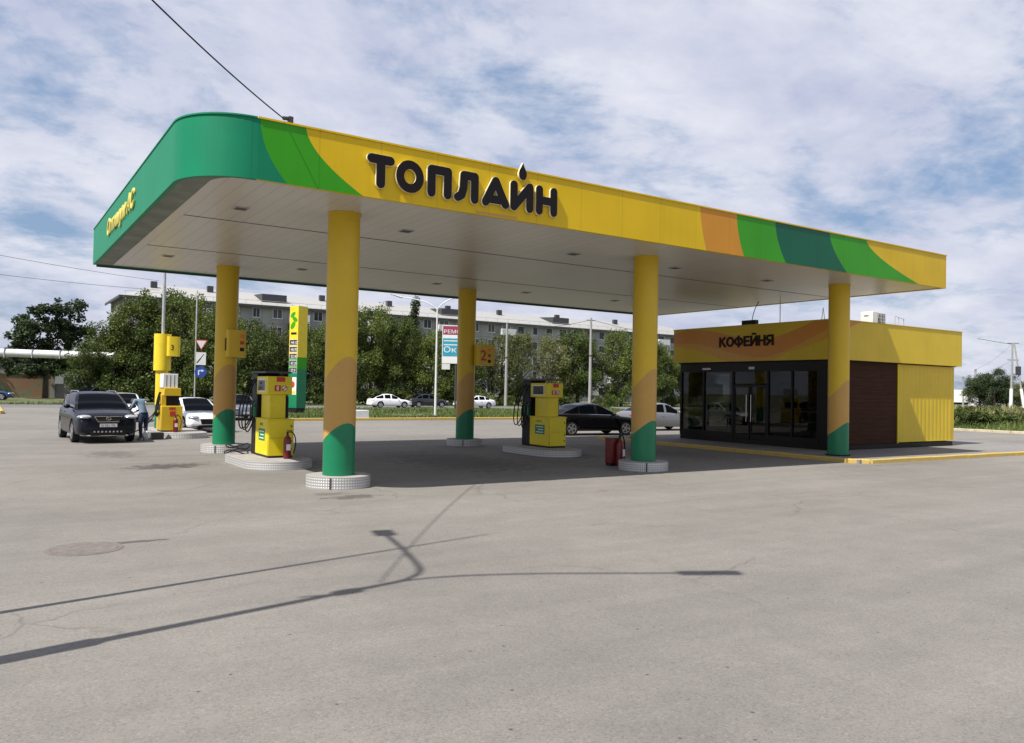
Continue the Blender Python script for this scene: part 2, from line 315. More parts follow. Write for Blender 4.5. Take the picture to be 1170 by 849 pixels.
# ------------------------------------------------------------------ mesh helpers
class MB:
    def __init__(s): s.v = []; s.f = []; s.m = []; s.uv = {}; s.sm = []
    def face(s, idx, mi=0, smooth=False, uv=None):
        s.f.append(tuple(idx)); s.m.append(mi); s.sm.append(smooth)
        if uv: s.uv[len(s.f) - 1] = uv
    def box(s, x0, x1, y0, y1, z0, z1, mi=0):
        b = len(s.v)
        s.v += [(x0, y0, z0), (x1, y0, z0), (x1, y1, z0), (x0, y1, z0), (x0, y0, z1), (x1, y0, z1), (x1, y1, z1), (x0, y1, z1)]
        for q in ((0, 3, 2, 1), (4, 5, 6, 7), (0, 1, 5, 4), (1, 2, 6, 5), (2, 3, 7, 6), (3, 0, 4, 7)): s.face([b + i for i in q], mi)
        return s
    def prism(s, pts, z0, z1, mi=0, side=None, wall_uv=False, smooth=False):
        """closed outline pts (x,y), counter-clockwise, from z0 to z1"""
        n = len(pts); b = len(s.v); side = mi if side is None else side
        s.v += [(x, y, z0) for x, y in pts] + [(x, y, z1) for x, y in pts]
        s.face([b + n - 1 - i for i in range(n)], mi); s.face([b + n + i for i in range(n)], mi)
        u = 0
        for i in range(n):
            j = (i + 1) % n; d = math.dist(pts[i], pts[j])
            s.face([b + i, b + j, b + n + j, b + n + i], side, smooth, uv=[(u, 0), (u + d, 0), (u + d, z1 - z0), (u, z1 - z0)]); u += d
        return s
    def extr(s, pts, d, O, U, V, mi=0, side=None):
        """outline pts in the plane (U,V) through O, extruded by vector d"""
        n = len(pts); b = len(s.v); O = Vector(O); U = Vector(U); V = Vector(V); d = Vector(d); side = mi if side is None else side
        s.v += [tuple(O + U * x + V * y) for x, y in pts] + [tuple(O + U * x + V * y + d) for x, y in pts]
        s.face([b + n - 1 - i for i in range(n)], mi); s.face([b + n + i for i in range(n)], mi)
        for i in range(n):
            j = (i + 1) % n; s.face([b + i, b + j, b + n + j, b + n + i], side)
        return s
    def lathe(s, prof, c=(0, 0, 0), seg=24, mi=0, axis='Z', smooth=True):
        """prof: list of (r,z)"""
        b = len(s.v)
        for r, z in prof:
            for k in range(seg):
                a = 2 * PI * k / seg; p = (r * math.cos(a), r * math.sin(a), z)
                if axis == 'Y': p = (p[0], p[2], p[1])
                if axis == 'X': p = (p[2], p[0], p[1])
                s.v.append((c[0] + p[0], c[1] + p[1], c[2] + p[2]))
        for i in range(len(prof) - 1):
            for k in range(seg):
                k2 = (k + 1) % seg; s.face((b + i * seg + k, b + i * seg + k2, b + (i + 1) * seg + k2, b + (i + 1) * seg + k), mi, smooth)
        s.face([b + seg - 1 - k for k in range(seg)], mi); e = b + (len(prof) - 1) * seg; s.face([e + k for k in range(seg)], mi)
        return s
    def tube(s, path, r, seg=8, mi=0, r2=None):
        path = [Vector(p) for p in path]; n = len(path); b = len(s.v); up = Vector((0, 0, 1))
        pr = None
        for i, p in enumerate(path):
            t = (path[min(i + 1, n - 1)] - path[max(i - 1, 0)]).normalized()
            if pr is None:
                a = t.cross(up)
                if a.length < .05: a = t.cross(Vector((1, 0, 0)))
                a.normalize()
            else:
                a = pr - t * pr.dot(t)
                a.normalize()
            pr = a; c = t.cross(a); rr = r if r2 is None else r + (r2 - r) * i / (n - 1)
            for k in range(seg):
                th = 2 * PI * k / seg; s.v.append(tuple(p + a * math.cos(th) * rr + c * math.sin(th) * rr))
        for i in range(n - 1):
            for k in range(seg):
                k2 = (k + 1) % seg; s.face((b + i * seg + k, b + i * seg + k2, b + (i + 1) * seg + k2, b + (i + 1) * seg + k), mi, True)
        s.face([b + seg - 1 - k for k in range(seg)], mi); e = b + (n - 1) * seg; s.face([e + k for k in range(seg)], mi)
        return s
    def build(s, name, mats, parent=None, bevel=0, loc=None):
        me = bpy.data.meshes.new(name); me.from_pydata(s.v, [], s.f)
        if not isinstance(mats, (list, tuple)): mats = [mats]
        for m in mats: me.materials.append(m)
        me.polygons.foreach_set('material_index', s.m); me.polygons.foreach_set('use_smooth', s.sm)
        if s.uv:
            l = me.uv_layers.new(name='UVMap')
            for fi, uv in s.uv.items():
                for li, c in zip(me.polygons[fi].loop_indices, uv): l.data[li].uv = c
        me.update(); bm = bmesh.new(); bm.from_mesh(me); bmesh.ops.recalc_face_normals(bm, faces=bm.faces)
        bm.to_mesh(me); bm.free(); me.set_sharp_from_angle(angle=R(42))
        o = bpy.data.objects.new(name, me); COL.objects.link(o); o.parent = parent
        if loc is not None: o.location = loc
        if bevel:
            md = o.modifiers.new('bevel', 'BEVEL'); md.width = bevel; md.segments = 2; md.limit_method = 'ANGLE'; md.angle_limit = R(40)
        return o
def tag(o, label, cat, group=None, kind=None):
    o['label'] = label; o['category'] = cat
    if group: o['group'] = group
    if kind: o['kind'] = kind
    return o
def struct(o): o['kind'] = 'structure'; return o
def thing(name, label, cat, loc=(0, 0, 0), rz=0, group=None):
    o = bpy.data.objects.new(name, None); COL.objects.link(o); o.location = loc; o.rotation_euler = (0, 0, rz); o.empty_display_size = .3
    return tag(o, label, cat, group)
def copy_tree(o, parent=None):
    c = o.copy(); COL.objects.link(c); c.parent = parent
    for ch in o.children: copy_tree(ch, c)
    return c
def rrect(x0, x1, y0, y1, r, n=4):
    p = []
    for cx, cy, a0 in ((x1 - r, y1 - r, 0), (x0 + r, y1 - r, 90), (x0 + r, y0 + r, 180), (x1 - r, y0 + r, 270)):
        for k in range(n + 1):
            a = R(a0 + 90 * k / n); p.append((cx + r * math.cos(a), cy + r * math.sin(a)))
    return p
def text_mesh(body, size, depth, O, U, Nn, mat, name, parent, shear=0, bold=0.0, width=None, align='LEFT', side=None):
    """letters as a solid: baseline start O, reading direction U, facing Nn"""
    c = bpy.data.curves.new('t', 'FONT'); c.body = body; c.size = size; c.extrude = depth / 2; c.offset = bold; c.shear = shear; c.align_x = align
    c.resolution_u = 3
    to = bpy.data.objects.new('t', c); COL.objects.link(to); dg = bpy.context.evaluated_depsgraph_get(); dg.update()
    me = bpy.data.meshes.new_from_object(to.evaluated_get(dg)); bpy.data.objects.remove(to)
    U = Vector(U).normalized(); Nn = Vector(Nn).normalized(); V = Nn.cross(U)
    s = 1.0
    if width:
        xs = [v.co.x for v in me.vertices]; s = width / (max(xs) - min(xs)); off = min(xs)
        for v in me.vertices: v.co.x = (v.co.x - off) * s
    mt = Matrix((U, V, Nn)).transposed().to_4x4(); mt.translation = Vector(O) + Nn * depth / 2
    me.transform(mt); me.materials.clear(); me.materials.append(mat)
    if side:
        me.materials.append(side)
        for p in me.polygons: p.material_index = 0 if p.normal.dot(Nn) > .9 else 1
    me.name = name; o = bpy.data.objects.new(name, me); COL.objects.link(o); o.parent = parent
    return o

# ------------------------------------------------------------------ camera (solved from the columns and the canopy edges)
cam = bpy.data.cameras.new('camera'); co = bpy.data.objects.new('camera', cam); COL.objects.link(co)
rr = Vector((0.833376, -0.552403, 0.018302)); uu = Vector((-0.027485, -0.008346, 0.999587)); fw = Vector((0.552022, 0.833535, 0.022138))
mt = Matrix((rr, uu, -fw)).transposed().to_4x4(); mt.translation = Vector((-6.1616, -15.6855, 2.05)); co.matrix_world = mt
cam.sensor_width = 36; cam.sensor_fit = 'HORIZONTAL'; cam.lens = 914.81 / 1170 * 36; cam.clip_end = 3000; cam.clip_start = .05
scene.camera = co

FW2 = (.5521, .8338); R2 = (.8338, -.5521)
def PX(px, D): l = (px - 585) / 915 * D; return (-6.1616 + R2[0] * l + FW2[0] * D, -15.6855 + R2[1] * l + FW2[1] * D)
# ------------------------------------------------------------------ light
SD = Vector((-.70, -.148, 1.0)).normalized()          # towards the sun
sun = bpy.data.lights.new('sun', 'SUN'); so = bpy.data.objects.new('sun', sun); COL.objects.link(so)
so.rotation_euler = (-SD).to_track_quat('-Z', 'Y').to_euler(); so.location = (-20, -10, 30); sun.energy = 5.0; sun.angle = R(.55); sun.color = (1, .955, .89)
w = bpy.data.worlds.new('World'); scene.world = w; w.use_nodes = True; nt = w.node_tree; L = nt.links
bg = nt.nodes['Background']
sky = N(nt, 'ShaderNodeTexSky'); sky.sky_type = 'NISHITA'; sky.sun_disc = False
sky.sun_elevation = math.asin(SD.z); sky.sun_rotation = math.atan2(SD.x, SD.y); sky.altitude = 100; sky.air_density = 1.2; sky.dust_density = 1.5; sky.ozone_density = 1.5
tc = N(nt, 'ShaderNodeTexCoord'); sp = N(nt, 'ShaderNodeSeparateXYZ'); L.new(tc.outputs['Generated'], sp.inputs[0])
zz = mmath(nt, 'ADD', mmath(nt, 'MAXIMUM', sp.outputs['Z'], 0.0), .24)
cx = mmath(nt, 'DIVIDE', sp.outputs['X'], zz); cy = mmath(nt, 'DIVIDE', sp.outputs['Y'], zz)
cb = N(nt, 'ShaderNodeCombineXYZ'); L.new(cx, cb.inputs[0]); L.new(cy, cb.inputs[1])
mp = N(nt, 'ShaderNodeMapping'); mp.inputs['Rotation'].default_value = (0, 0, R(25)); mp.inputs['Scale'].default_value = (1.0, 1.15, 1); mp.inputs['Location'].default_value = (3.1, 1.7, 0); L.new(cb.outputs[0], mp.inputs[0])
wp = N(nt, 'ShaderNodeTexNoise', Scale=1.1, Detail=3.0); L.new(mp.outputs[0], wp.inputs['Vector'])
wv = N(nt, 'ShaderNodeVectorMath', operation='MULTIPLY_ADD'); L.new(wp.outputs['Color'], wv.inputs[0]); wv.inputs[1].default_value = (.28, .28, 0); L.new(mp.outputs[0], wv.inputs[2])
n1 = N(nt, 'ShaderNodeTexNoise', Scale=1.9, Detail=12.0, Roughness=.6); L.new(wv.outputs[0], n1.inputs['Vector'])
n2 = N(nt, 'ShaderNodeTexNoise', Scale=7.5, Detail=8.0, Roughness=.6); L.new(wv.outputs[0], n2.inputs['Vector'])
k = mmath(nt, 'ADD', mmath(nt, 'MULTIPLY', n1.outputs['Fac'], .72), mmath(nt, 'MULTIPLY', n2.outputs['Fac'], .28))
cov = ramp(nt, k, [(.37, 0.04), (.435, .42), (.50, .82), (.58, .97)]).outputs[0]
n3 = N(nt, 'ShaderNodeTexNoise', Scale=1.9, Detail=9.0, Roughness=.6); mp3 = N(nt, 'ShaderNodeMapping'); mp3.inputs['Location'].default_value = (7, 2, 0); L.new(wv.outputs[0], mp3.inputs[0]); L.new(mp3.outputs[0], n3.inputs['Vector'])
cl = ramp(nt, n3.outputs['Fac'], [(.34, (5.9, 6.2, 7.9)), (.62, (8.6, 8.7, 9.6))]).outputs[0]
# Nishita colour, desaturated towards the milky blue between the clouds
skc = mixc(nt, .6, sky.outputs[0], (2.6, 4.2, 7.1))
L.new(mixc(nt, cov, skc, cl), bg.inputs['Color']); bg.inputs['Strength'].default_value = .0690
scene.view_settings.view_transform = 'Standard'; scene.view_settings.look = 'None'; scene.view_settings.exposure = .47; scene.view_settings.gamma = 1

# ------------------------------------------------------------------ ground
def sheet(name, pts, z, mat):
    o = MB(); o.v = [(x, y, z) for x, y in pts]; o.face(range(len(pts))); return struct(o.build(name, mat))
sheet('ground', [(1500 * math.cos(2 * PI * k / 64), 1500 * math.sin(2 * PI * k / 64)) for k in range(64)], -.035, M['ground'])
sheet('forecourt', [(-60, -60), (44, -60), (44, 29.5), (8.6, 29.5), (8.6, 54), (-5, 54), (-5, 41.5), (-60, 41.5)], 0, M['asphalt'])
sheet('road', [(-300, 54.004), (400, 54.004), (400, 64), (-300, 64)], -.004, M['asphalt2'])
sheet('verge', [(-300, 66), (400, 66), (400, 101), (-300, 101)], -.02, M['ground'])

def kerb(name, pts, w, h, mat, label, group='yellow painted kerbs', closed=False):
    """kerb stones along a polyline"""
    mb = MB()
    for (a, b) in zip(pts[:-1], pts[1:]):
        a = Vector((*a, 0)); b = Vector((*b, 0)); d = b - a; n = max(1, int(d.length / 1.0)); t = d.normalized(); s = Vector((-t.y, t.x, 0)) * w / 2
        for i in range(n):
            p = a + d * (i / n) + t * .006; q = a + d * ((i + 1) / n) - t * .006; hh = h + random.uniform(-.006, .006); j = random.uniform(-.006, .006)
            base = len(mb.v)
            c = .02
            for e in (p, q):
                for off, z in ((-1, -.02), (1, -.02), (1, hh - c), (1 - 2 * c / w, hh), (-1 + 2 * c / w, hh), (-1, hh - c)):
                    v = e + s * off; mb.v.append((v.x + j * t.y, v.y - j * t.x, z))
            for k in range(6):
                mb.face([base + k, base + (k + 1) % 6, base + 6 + (k + 1) % 6, base + 6 + k])
            mb.face([base + 5 - k for k in range(6)]); mb.face([base + 6 + k for k in range(6)])
    return tag(mb.build(name, mat), label, 'kerb', group)
kerb('kerb', [(8.6, 29.6), (44, 29.6)], .18, .16, M['kerb'], 'long yellow kerb edging the grass strip behind the pumps')
kerb('kerb', [(44.1, 29.4), (44.1, -30)], .18, .15, M['kerbpale'], 'pale worn kerb edging the weeds right of the coffee shop')
kerb('kerb', [(8.5, 29.8), (8.5, 53)], .18, .14, M['kerbpale'], 'worn kerb turning away along the side of the grass strip', )
kerb('kerb', [(-5.1, 53), (-5.1, 41.6), (-25, 41.6)], .2, .2, M['kerb'], 'yellow kerb corner at the left edge beyond the dark suv')

# café apron: paved slab inside kerb stones
sheet_a = MB().prism([(15.95, -1.35), (31, -1.65), (31, 10.8), (15.95, 10.8)], 0, .115, 0).build('pavement', M['paving']); struct(sheet_a)
kerb('kerb', [(15.87, -1.0), (15.87, 10.8)], .16, .13, M['kerb'], 'yellow kerb along the front of the coffee shop, in canopy shade')
kerb('kerb', [(16.3, -1.48), (31.2, -1.78)], .16, .13, M['kerb'], 'yellow kerb on the sunny side of the coffee shop apron')
kerb('kerb', [(15.84, -1.02), (16.26, -1.46)], .17, .135, M['kerb'], 'short bright yellow corner kerb stone beside the right front column')

# ------------------------------------------------------------------ manhole
t = thing('manhole_cover', 'round rusty manhole cover flush in the dusty asphalt', 'manhole cover', (-5.05, -4.6, 0))
MB().lathe([(.43, .0), (.43, .005), (.37, .005), (.37, .001)], seg=40).build('rim', M['rustcover'], t)
mb = MB().lathe([(.365, 0), (.365, .006)], seg=40); mb.build('lid', M['rustcover'], t)

# ------------------------------------------------------------------ canopy
X0, X1, Y0, Y1, ZS, ZT = -3.446, 19.942, -1.78, 11.495, 5.5885, 6.644
FH = ZT - ZS; RAD = 1.15
can = thing('canopy', 'large flat filling station canopy with yellow and green fascia on round columns', 'canopy', (0, 0, 0))
def arc(x0, y0, r, n=14): # corner points from the left side round to the front
    return [(x0 + r - r * math.cos(a), y0 + r - r * math.sin(a)) for a in [PI / 2 * k / n for k in range(n + 1)]]
# front fascia with painted bands (boundaries lean and curve towards the foot)
bounds = [(-2.26, -1.77, 2.0), (-1.45, -.34, 1.7), (8.54, 8.78, 1.6), (9.88, 10.17, 1.8), (11.40, 11.85, 1.8), (13.76, 14.6, 1.7), (15.53, 18.35, 1.6)]
mats_f = [M['fe'], M['fe'], M['fl'], M['fy'], M['fo'], M['fl'], M['fd'], M['fl'], M['fy']]
rows = 16; TH = .09
mb = MB()
def frow(i):
    s = i / rows; z = ZT - FH * s
    xs = [X0 + RAD] + [max(xt + (xb - xt) * s ** p, X0 + RAD + .02) for xt, xb, p in bounds] + [X1]
    return z, xs
for band in range(len(bounds) + 1):
    for i in range(rows):
        za, xa = frow(i); zb, xb = frow(i + 1); b = len(mb.v)
        mb.v += [(xa[band], Y0, za), (xa[band + 1], Y0, za), (xb[band + 1], Y0, zb), (xb[band], Y0, zb)]
        mi = [1, 2, 3, 4, 5, 6, 7, 8][band]; mb.face((b, b + 1, b + 2, b + 3), mi)
        mb.v += [(xa[band], Y0 + TH, za), (xa[band + 1], Y0 + TH, za), (xb[band + 1], Y0 + TH, zb), (xb[band], Y0 + TH, zb)]; mb.face((b + 7, b + 6, b + 5, b + 4), mi)
fas = MB(); fas.v = mb.v; fas.f = mb.f; fas.m = mb.m; fas.sm = mb.sm
for (z, up) in ((ZT, 1), (ZS, 0)):
    b = len(fas.v); xe = X0 + RAD
    fas.v += [(xe, Y0, z), (X1, Y0, z), (X1, Y0 + TH, z), (xe, Y0 + TH, z)]; fas.face((b, b + 1, b + 2, b + 3), 3)
me_f = bpy.data.meshes.new('fascia'); me_f.from_pydata(fas.v, [], fas.f)
for m in mats_f: me_f.materials.append(m)
me_f.polygons.foreach_set('material_index', fas.m); me_f.update()
front = bpy.data.objects.new('fascia', me_f); COL.objects.link(front); front.parent = can; front['label'] = 'yellow front fascia with lime, dark green and orange sweeps'
# side fascia + rounded corner
A = arc(X0, Y0, RAD); Ai = [(X0 + RAD - (RAD - TH) * math.cos(a), Y0 + RAD - (RAD - TH) * math.sin(a)) for a in [PI / 2 * k / 14 for k in range(15)]]
outl = [(X0, Y1)] + A; inl = [(X0 + TH, Y1)] + Ai
outl = [(X0, Y1 - .0)] + A; mb = MB(); n = len(outl)
for z in (ZS, ZT):
    mb.v += [(x, y, z) for x, y in outl]
    mb.v += [(x, y, z) for x, y in inl]
for i in range(n - 1):
    mb.face((i, i + 1, 2 * n + i + 1, 2 * n + i), 0, True); mb.face((n + i + 1, n + i, 3 * n + i, 3 * n + i + 1), 0, True)
    mb.face((i, i + 1, n + i + 1, n + i), 0); mb.face((2 * n + i, 2 * n + i + 1, 3 * n + i + 1, 3 * n + i), 0)
mb.face((0, n, 3 * n, 2 * n), 0)
fs = mb.build('fascia', M['fe'], can); fs['label'] = 'emerald green side fascia with rounded corner'
MB().box(X0 + TH + .003, X1 - TH - .003, Y1 - TH, Y1, ZS, ZT).build('fascia', M['fe'], can)
MB().box(X1 - TH, X1 - .002, Y0 + TH + .003, Y1, ZS, ZT).build('fascia', M['fy'], can)
# pale cap flashing
mb = MB(); mb.box(X0 + RAD, X1 + .015, Y0 - .02, Y0 + .14, ZT + .002, ZT + .035); mb.build('flashing', M['fy'], can)
mb = MB(); o2 = [(X0 - .015, Y1)] + arc(X0 - .015, Y0 - .015, RAD); i2 = [(X0 + .14, Y1)] + arc(X0 + .14, Y0 + .14, RAD - .14); n = len(o2)
for z in (ZT + .002, ZT + .03): mb.v += [(x, y, z) for x, y in o2] + [(x, y, z) for x, y in i2]
for i in range(n - 1):
    mb.face((i, i + 1, 2 * n + i + 1, 2 * n + i)); mb.face((2 * n + i, 2 * n + i + 1, 3 * n + i + 1, 3 * n + i)); mb.face((i, i + 1, n + i + 1, n + i)); mb.face((n + i, n + i + 1, 3 * n + i + 1, 3 * n + i))
mb.build('flashing', M['fe'], can)
mb = MB(); mb.prism([(X0 + .2, Y1 - .2)] + [(x, y) for x, y in arc(X0 + .12, Y0 + .12, RAD - .12)] + [(X1 - .2, Y0 + .2), (X1 - .2, Y1 - .2)], ZT - .25, ZT - .15); mb.build('roof', M['gmetal'], can)
# soffit
inn = [(X0 + TH + .42, Y1 - TH - .004)] + arc(X0 + TH + .42, Y0 + TH + .004, .6) + [(X1 - TH - .004, Y0 + TH + .004), (X1 - TH - .004, Y1 - TH - .004)]
sof = MB().prism(inn, ZS + .02, ZS + .06).build('soffit', M['soffit'], can)
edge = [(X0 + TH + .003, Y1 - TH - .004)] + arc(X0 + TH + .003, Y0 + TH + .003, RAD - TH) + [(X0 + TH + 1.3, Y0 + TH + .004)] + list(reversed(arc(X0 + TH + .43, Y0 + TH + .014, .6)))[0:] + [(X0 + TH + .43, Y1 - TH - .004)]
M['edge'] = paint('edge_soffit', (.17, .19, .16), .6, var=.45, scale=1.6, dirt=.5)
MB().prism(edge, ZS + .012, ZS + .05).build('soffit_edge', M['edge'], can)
MB().box(X0 + .75, X1 - .1, 2.20, 2.222, ZS + .012, ZS + .019).build('joint_strip', M['dmetal'], can)
MB().box(X0 + .75, X1 - .1, 6.70, 6.722, ZS + .012, ZS + .019).build('joint_strip', M['dmetal'], can)
MB().box(X0 + .1, X1 - .1, Y1 + .002, Y1 + .06, ZS - .05, ZS + .12).build('gutter', M['dmetal'], can)
lm = MB().box(-.15, .15, -.15, .15, -.015, .0).build('downlight', M['gmetal'], can, bevel=.01); lm.location = (-1.89, .81, ZS + .02)
gl = MB().box(-.11, .11, -.11, .11, -.02, -.0155).build('lens', M['plastic'], lm)
for (x, y) in [(1.8, .81), (6.62, .81), (10.3, .81), (14.3, .81), (-1.9, 8.3), (1.93, 8.3), (6.7, 8.5), (10.4, 8.5), (14.5, 8.3), (18.4, .9), (4.5, 10.4)]:
    c = lm.copy(); COL.objects.link(c); c.location = (x, y, ZS + .02); g2 = gl.copy(); COL.objects.link(g2); g2.parent = c
# small bracket on the front top edge for the feed cable
MB().box(-1.76, -1.68, Y0 + .02, Y0 + .12, ZT + .036, ZT + .16).tube([(-1.72, Y0 + .07, ZT + .13), (-1.86, Y0 + .02, ZT + .10)], .035).build('cable_bracket', M['dmetal'], can)
# seam under cable and dark patches under the lettering
MB().box(2.1, 3.1, Y0 - .004, Y0 - .001, ZS + .02, ZS + .07).build('repair_strip', M['ct'], front)
# ---- lettering: rounded strokes
SW = .170
def stroke_pts(p, q, w):
    p = Vector(p); q = Vector(q); t = (q - p).normalized(); n = Vector((-t.y, t.x)); r = w / 2; out = []
    a0 = math.atan2(n.y, n.x)
    for k in range(9): a = a0 + PI * k / 8; out.append((p.x + r * math.cos(a), p.y + r * math.sin(a)))
    for k in range(9): a = a0 + PI + PI * k / 8; out.append((q.x + r * math.cos(a), q.y + r * math.sin(a)))
    return out
def letter(strokes, x0, x1, ring=None, yoff=0):
    mb = MB(); k = 0; H = .625; w = x1 - x0; r = SW / 2; zb = 5.772 + yoff
    for (a, b) in strokes:
        pa = (r + a[0] * (w - SW), r + a[1] * (H - SW)); pb = (r + b[0] * (w - SW), r + b[1] * (H - SW))
        mb.extr(stroke_pts(pa, pb, SW + .022), (0, -.045 - k * .001, 0), (x0, Y0 - .012, zb), (1, 0, 0), (0, 0, 1), 1, 1)
        mb.extr(stroke_pts(pa, pb, SW), (0, -.024 - k * .0012, 0), (x0, Y0 - .050, zb), (1, 0, 0), (0, 0, 1), 0, 0); k += 1
    if ring:
        cxx, cyy, ro, ri = w / 2, H / 2, (w / 2, H / 2), (w / 2 - SW, H / 2 - SW); b = len(mb.v); S = 40
        for y in (Y0 - .012, Y0 - .077):
            for rad in (ro, ri):
                for k in range(S): a = 2 * PI * k / S; mb.v.append((x0 + cxx + rad[0] * math.cos(a), y, zb + cyy + rad[1] * math.sin(a)))
        for k in range(S):
            j = (k + 1) % S
            mb.face((b + k, b + j, b + S + j, b + S + k), 1); mb.face((b + 2 * S + k, b + 2 * S + j, b + 3 * S + j, b + 3 * S + k), 0)
            mb.face((b + k, b + j, b + 2 * S + j, b + 2 * S + k), 1, True); mb.face((b + S + k, b + S + j, b + 3 * S + j, b + 3 * S + k), 1, True)
    return mb.build('letter', [M['letter'], M['lside']], front)
# the sides are pale, the faces black
letter([((0, 1), (1, 1)), ((.5, 1), (.5, 0))], -.30, .25)
letter([], .28, .87, ring=True)
letter([((0, 0), (0, 1)), ((0, 1), (1, 1)), ((1, 1), (1, 0))], .96, 1.49)
letter([((1, 0), (1, 1)), ((1, 1), (.36, 1)), ((.36, 1), (.33, .45)), ((.33, .45), (.22, .12)), ((.22, .12), (0, 0))], 1.55, 2.11)
letter([((0, 0), (.5, 1)), ((.5, 1), (1, 0)), ((.24, .16), (.76, .16))], 2.20, 2.85)
letter([((0, 0), (0, 1)), ((0, 0), (1, 1)), ((1, 1), (1, 0))], 2.89, 3.46)
letter([((0, 0), (0, 1)), ((1, 0), (1, 1)), ((0, .5), (1, .5))], 3.54, 4.09)
dp = [(0, .27), (-.035, .19), (-.075, .12), (-.09, .06), (-.082, .0), (-.05, -.045), (0, -.06), (.05, -.045), (.082, 0), (.09, .06), (.075, .12), (.035, .19)]
MB().extr([(x * 1.12, z * 1.12) for x, z in dp], (0, -.065, 0), (3.18, Y0 - .012, 6.50), (1, 0, 0), (0, 0, 1), 0, 1).build('letter', [M['letter'], M['lside']], front)
text_mesh('Оптимум АС', .56, .03, (X0 - .012, 8.0, 5.93), (0, -1, 0), (-1, 0, 0), paint('script_yellow', (.75, .62, .12), .4), 'letter', fs, shear=.25, bold=.006, width=4.5)

# ---- columns
def drop(th, th0, a): return a * math.cos(th - th0)
def column(x, y, plinth=True, base=.24):
    r = .325; S = 48; z0 = base; th0 = R(-82); mb = MB()
    def ring(zf):
        b = len(mb.v)
        for k in range(S):
            a = 2 * PI * k / S; mb.v.append((r * math.cos(a), r * math.sin(a), zf(a)))
        return b
    g = lambda a: base + .80 + .22 * math.cos(a - th0) + .04 * math.cos(2 * (a - th0))
    tn = lambda a: base + 2.05 + .30 * math.cos(a - th0) + .06 * math.cos(2 * (a - th0))
    rs = [ring(lambda a: z0), ring(g), ring(tn), ring(lambda a: 4.0), ring(lambda a: ZS + .02)]
    for i, mi in enumerate((0, 1, 2, 2)):
        for k in range(S):
            j = (k + 1) % S; mb.face((rs[i] + k, rs[i] + j, rs[i + 1] + j, rs[i + 1] + k), mi, True)
    c = mb.build('column', [M['cg'], M['ct'], M['cy']], can, loc=(x, y, 0))
    MB().lathe([(r + .01, ZS - .03), (r + .01, ZS + .018)], seg=40).build('collar', M['cy'], c)
    if plinth:
        pts = [(.65 * math.cos(2 * PI * k / 48), .65 * math.sin(2 * PI * k / 48)) for k in range(48)]
        MB().prism(pts, 0, .235, 1, 0, smooth=False).build('plinth', [M['plate'], M['pconc']], c)
        pts = [(.655 * math.cos(2 * PI * k / 48), .655 * math.sin(2 * PI * k / 48)) for k in range(48)]
        MB().box(.64, .66, -.02, .02, .01, .23).build('plinth_seam', M['dmetal'], c).rotation_euler = (0, 0, R(-125))
    else:
        MB().lathe([(r + .05, base - .12), (r + .05, base + .03)], seg=40).build('plinth', M['black'], c)
    return c
SX, SY = 8.4223, 9.3527
cA = column(0, 0); cB = column(SX, 0); cC = column(2 * SX, 0, plinth=False, base=.13)
cD = column(0, SY); cE = column(SX, SY); cF = column(2 * SX, SY, plinth=False, base=.13)
# number boxes on the rear columns
def numbox(col, digit, dx0, dx1, dy0, dy1, z0, z1):
    b = MB().prism(rrect(dx0, dx1, dy0, dy1, .09), z0, z1).build('number_box', M['cy'], col)
    text_mesh(digit, .52, .01, (dx0 + .07, dy0 - .002, z0 + .18) if digit == '2' else (dx0 - .002, dy0 + (dy1 - dy0) * .83, z0 + .2), (1, 0, 0) if digit == '2' else (0, -1, 0), (0, -1, 0) if digit == '2' else (-1, 0, 0), M['signred'] if digit == '2' else M['black'], 'digit', b, bold=.008, width=.24)
    for q, mm in ((0, M['orange']), (1, M['signred']), (2, M['black'])):
        MB().box(dx0 + .38, dx0 + .50, dy0 - .006, dy0 - .002, z1 - .24 - q * .2, z1 - .13 - q * .2).build('fuel_mark', mm, b)
numbox(cD, '1', -.10, .48, -.50, -.12, 2.86, 3.68)
numbox(cE, '2', .10, .80, -.72, -.30, 2.88, 3.62)

# ------------------------------------------------------------------ pump islands
def island(cx, y0, y1, w, h, label):
    mb = MB(); pts = []
    r = w / 2
    for k in range(17): a = PI + PI * k / 16; pts.append((cx + r * math.cos(a), y0 + r + r * math.sin(a)))
    for k in range(17): a = PI * k / 16; pts.append((cx + r * math.cos(a), y1 - r + r * math.sin(a)))
    mb.prism(pts, 0, h, 1, 0)
    o = mb.build('pump_island', [M['plate'], M['pconc']]); return tag(o, label, 'pump island', 'raised pump islands edged with chequer plate')
island(.05, 3.35, 6.75, 1.65, .2, 'raised kerb island with chequer plate edge under the near left pump')
island(8.95, 3.75, 6.95, 1.65, .2, 'raised kerb island in canopy shade under the middle pump')
island(.25, 15.6, 20.6, 1.7, .2, 'farthest raised island carrying the pump beside the yellow lamp post')

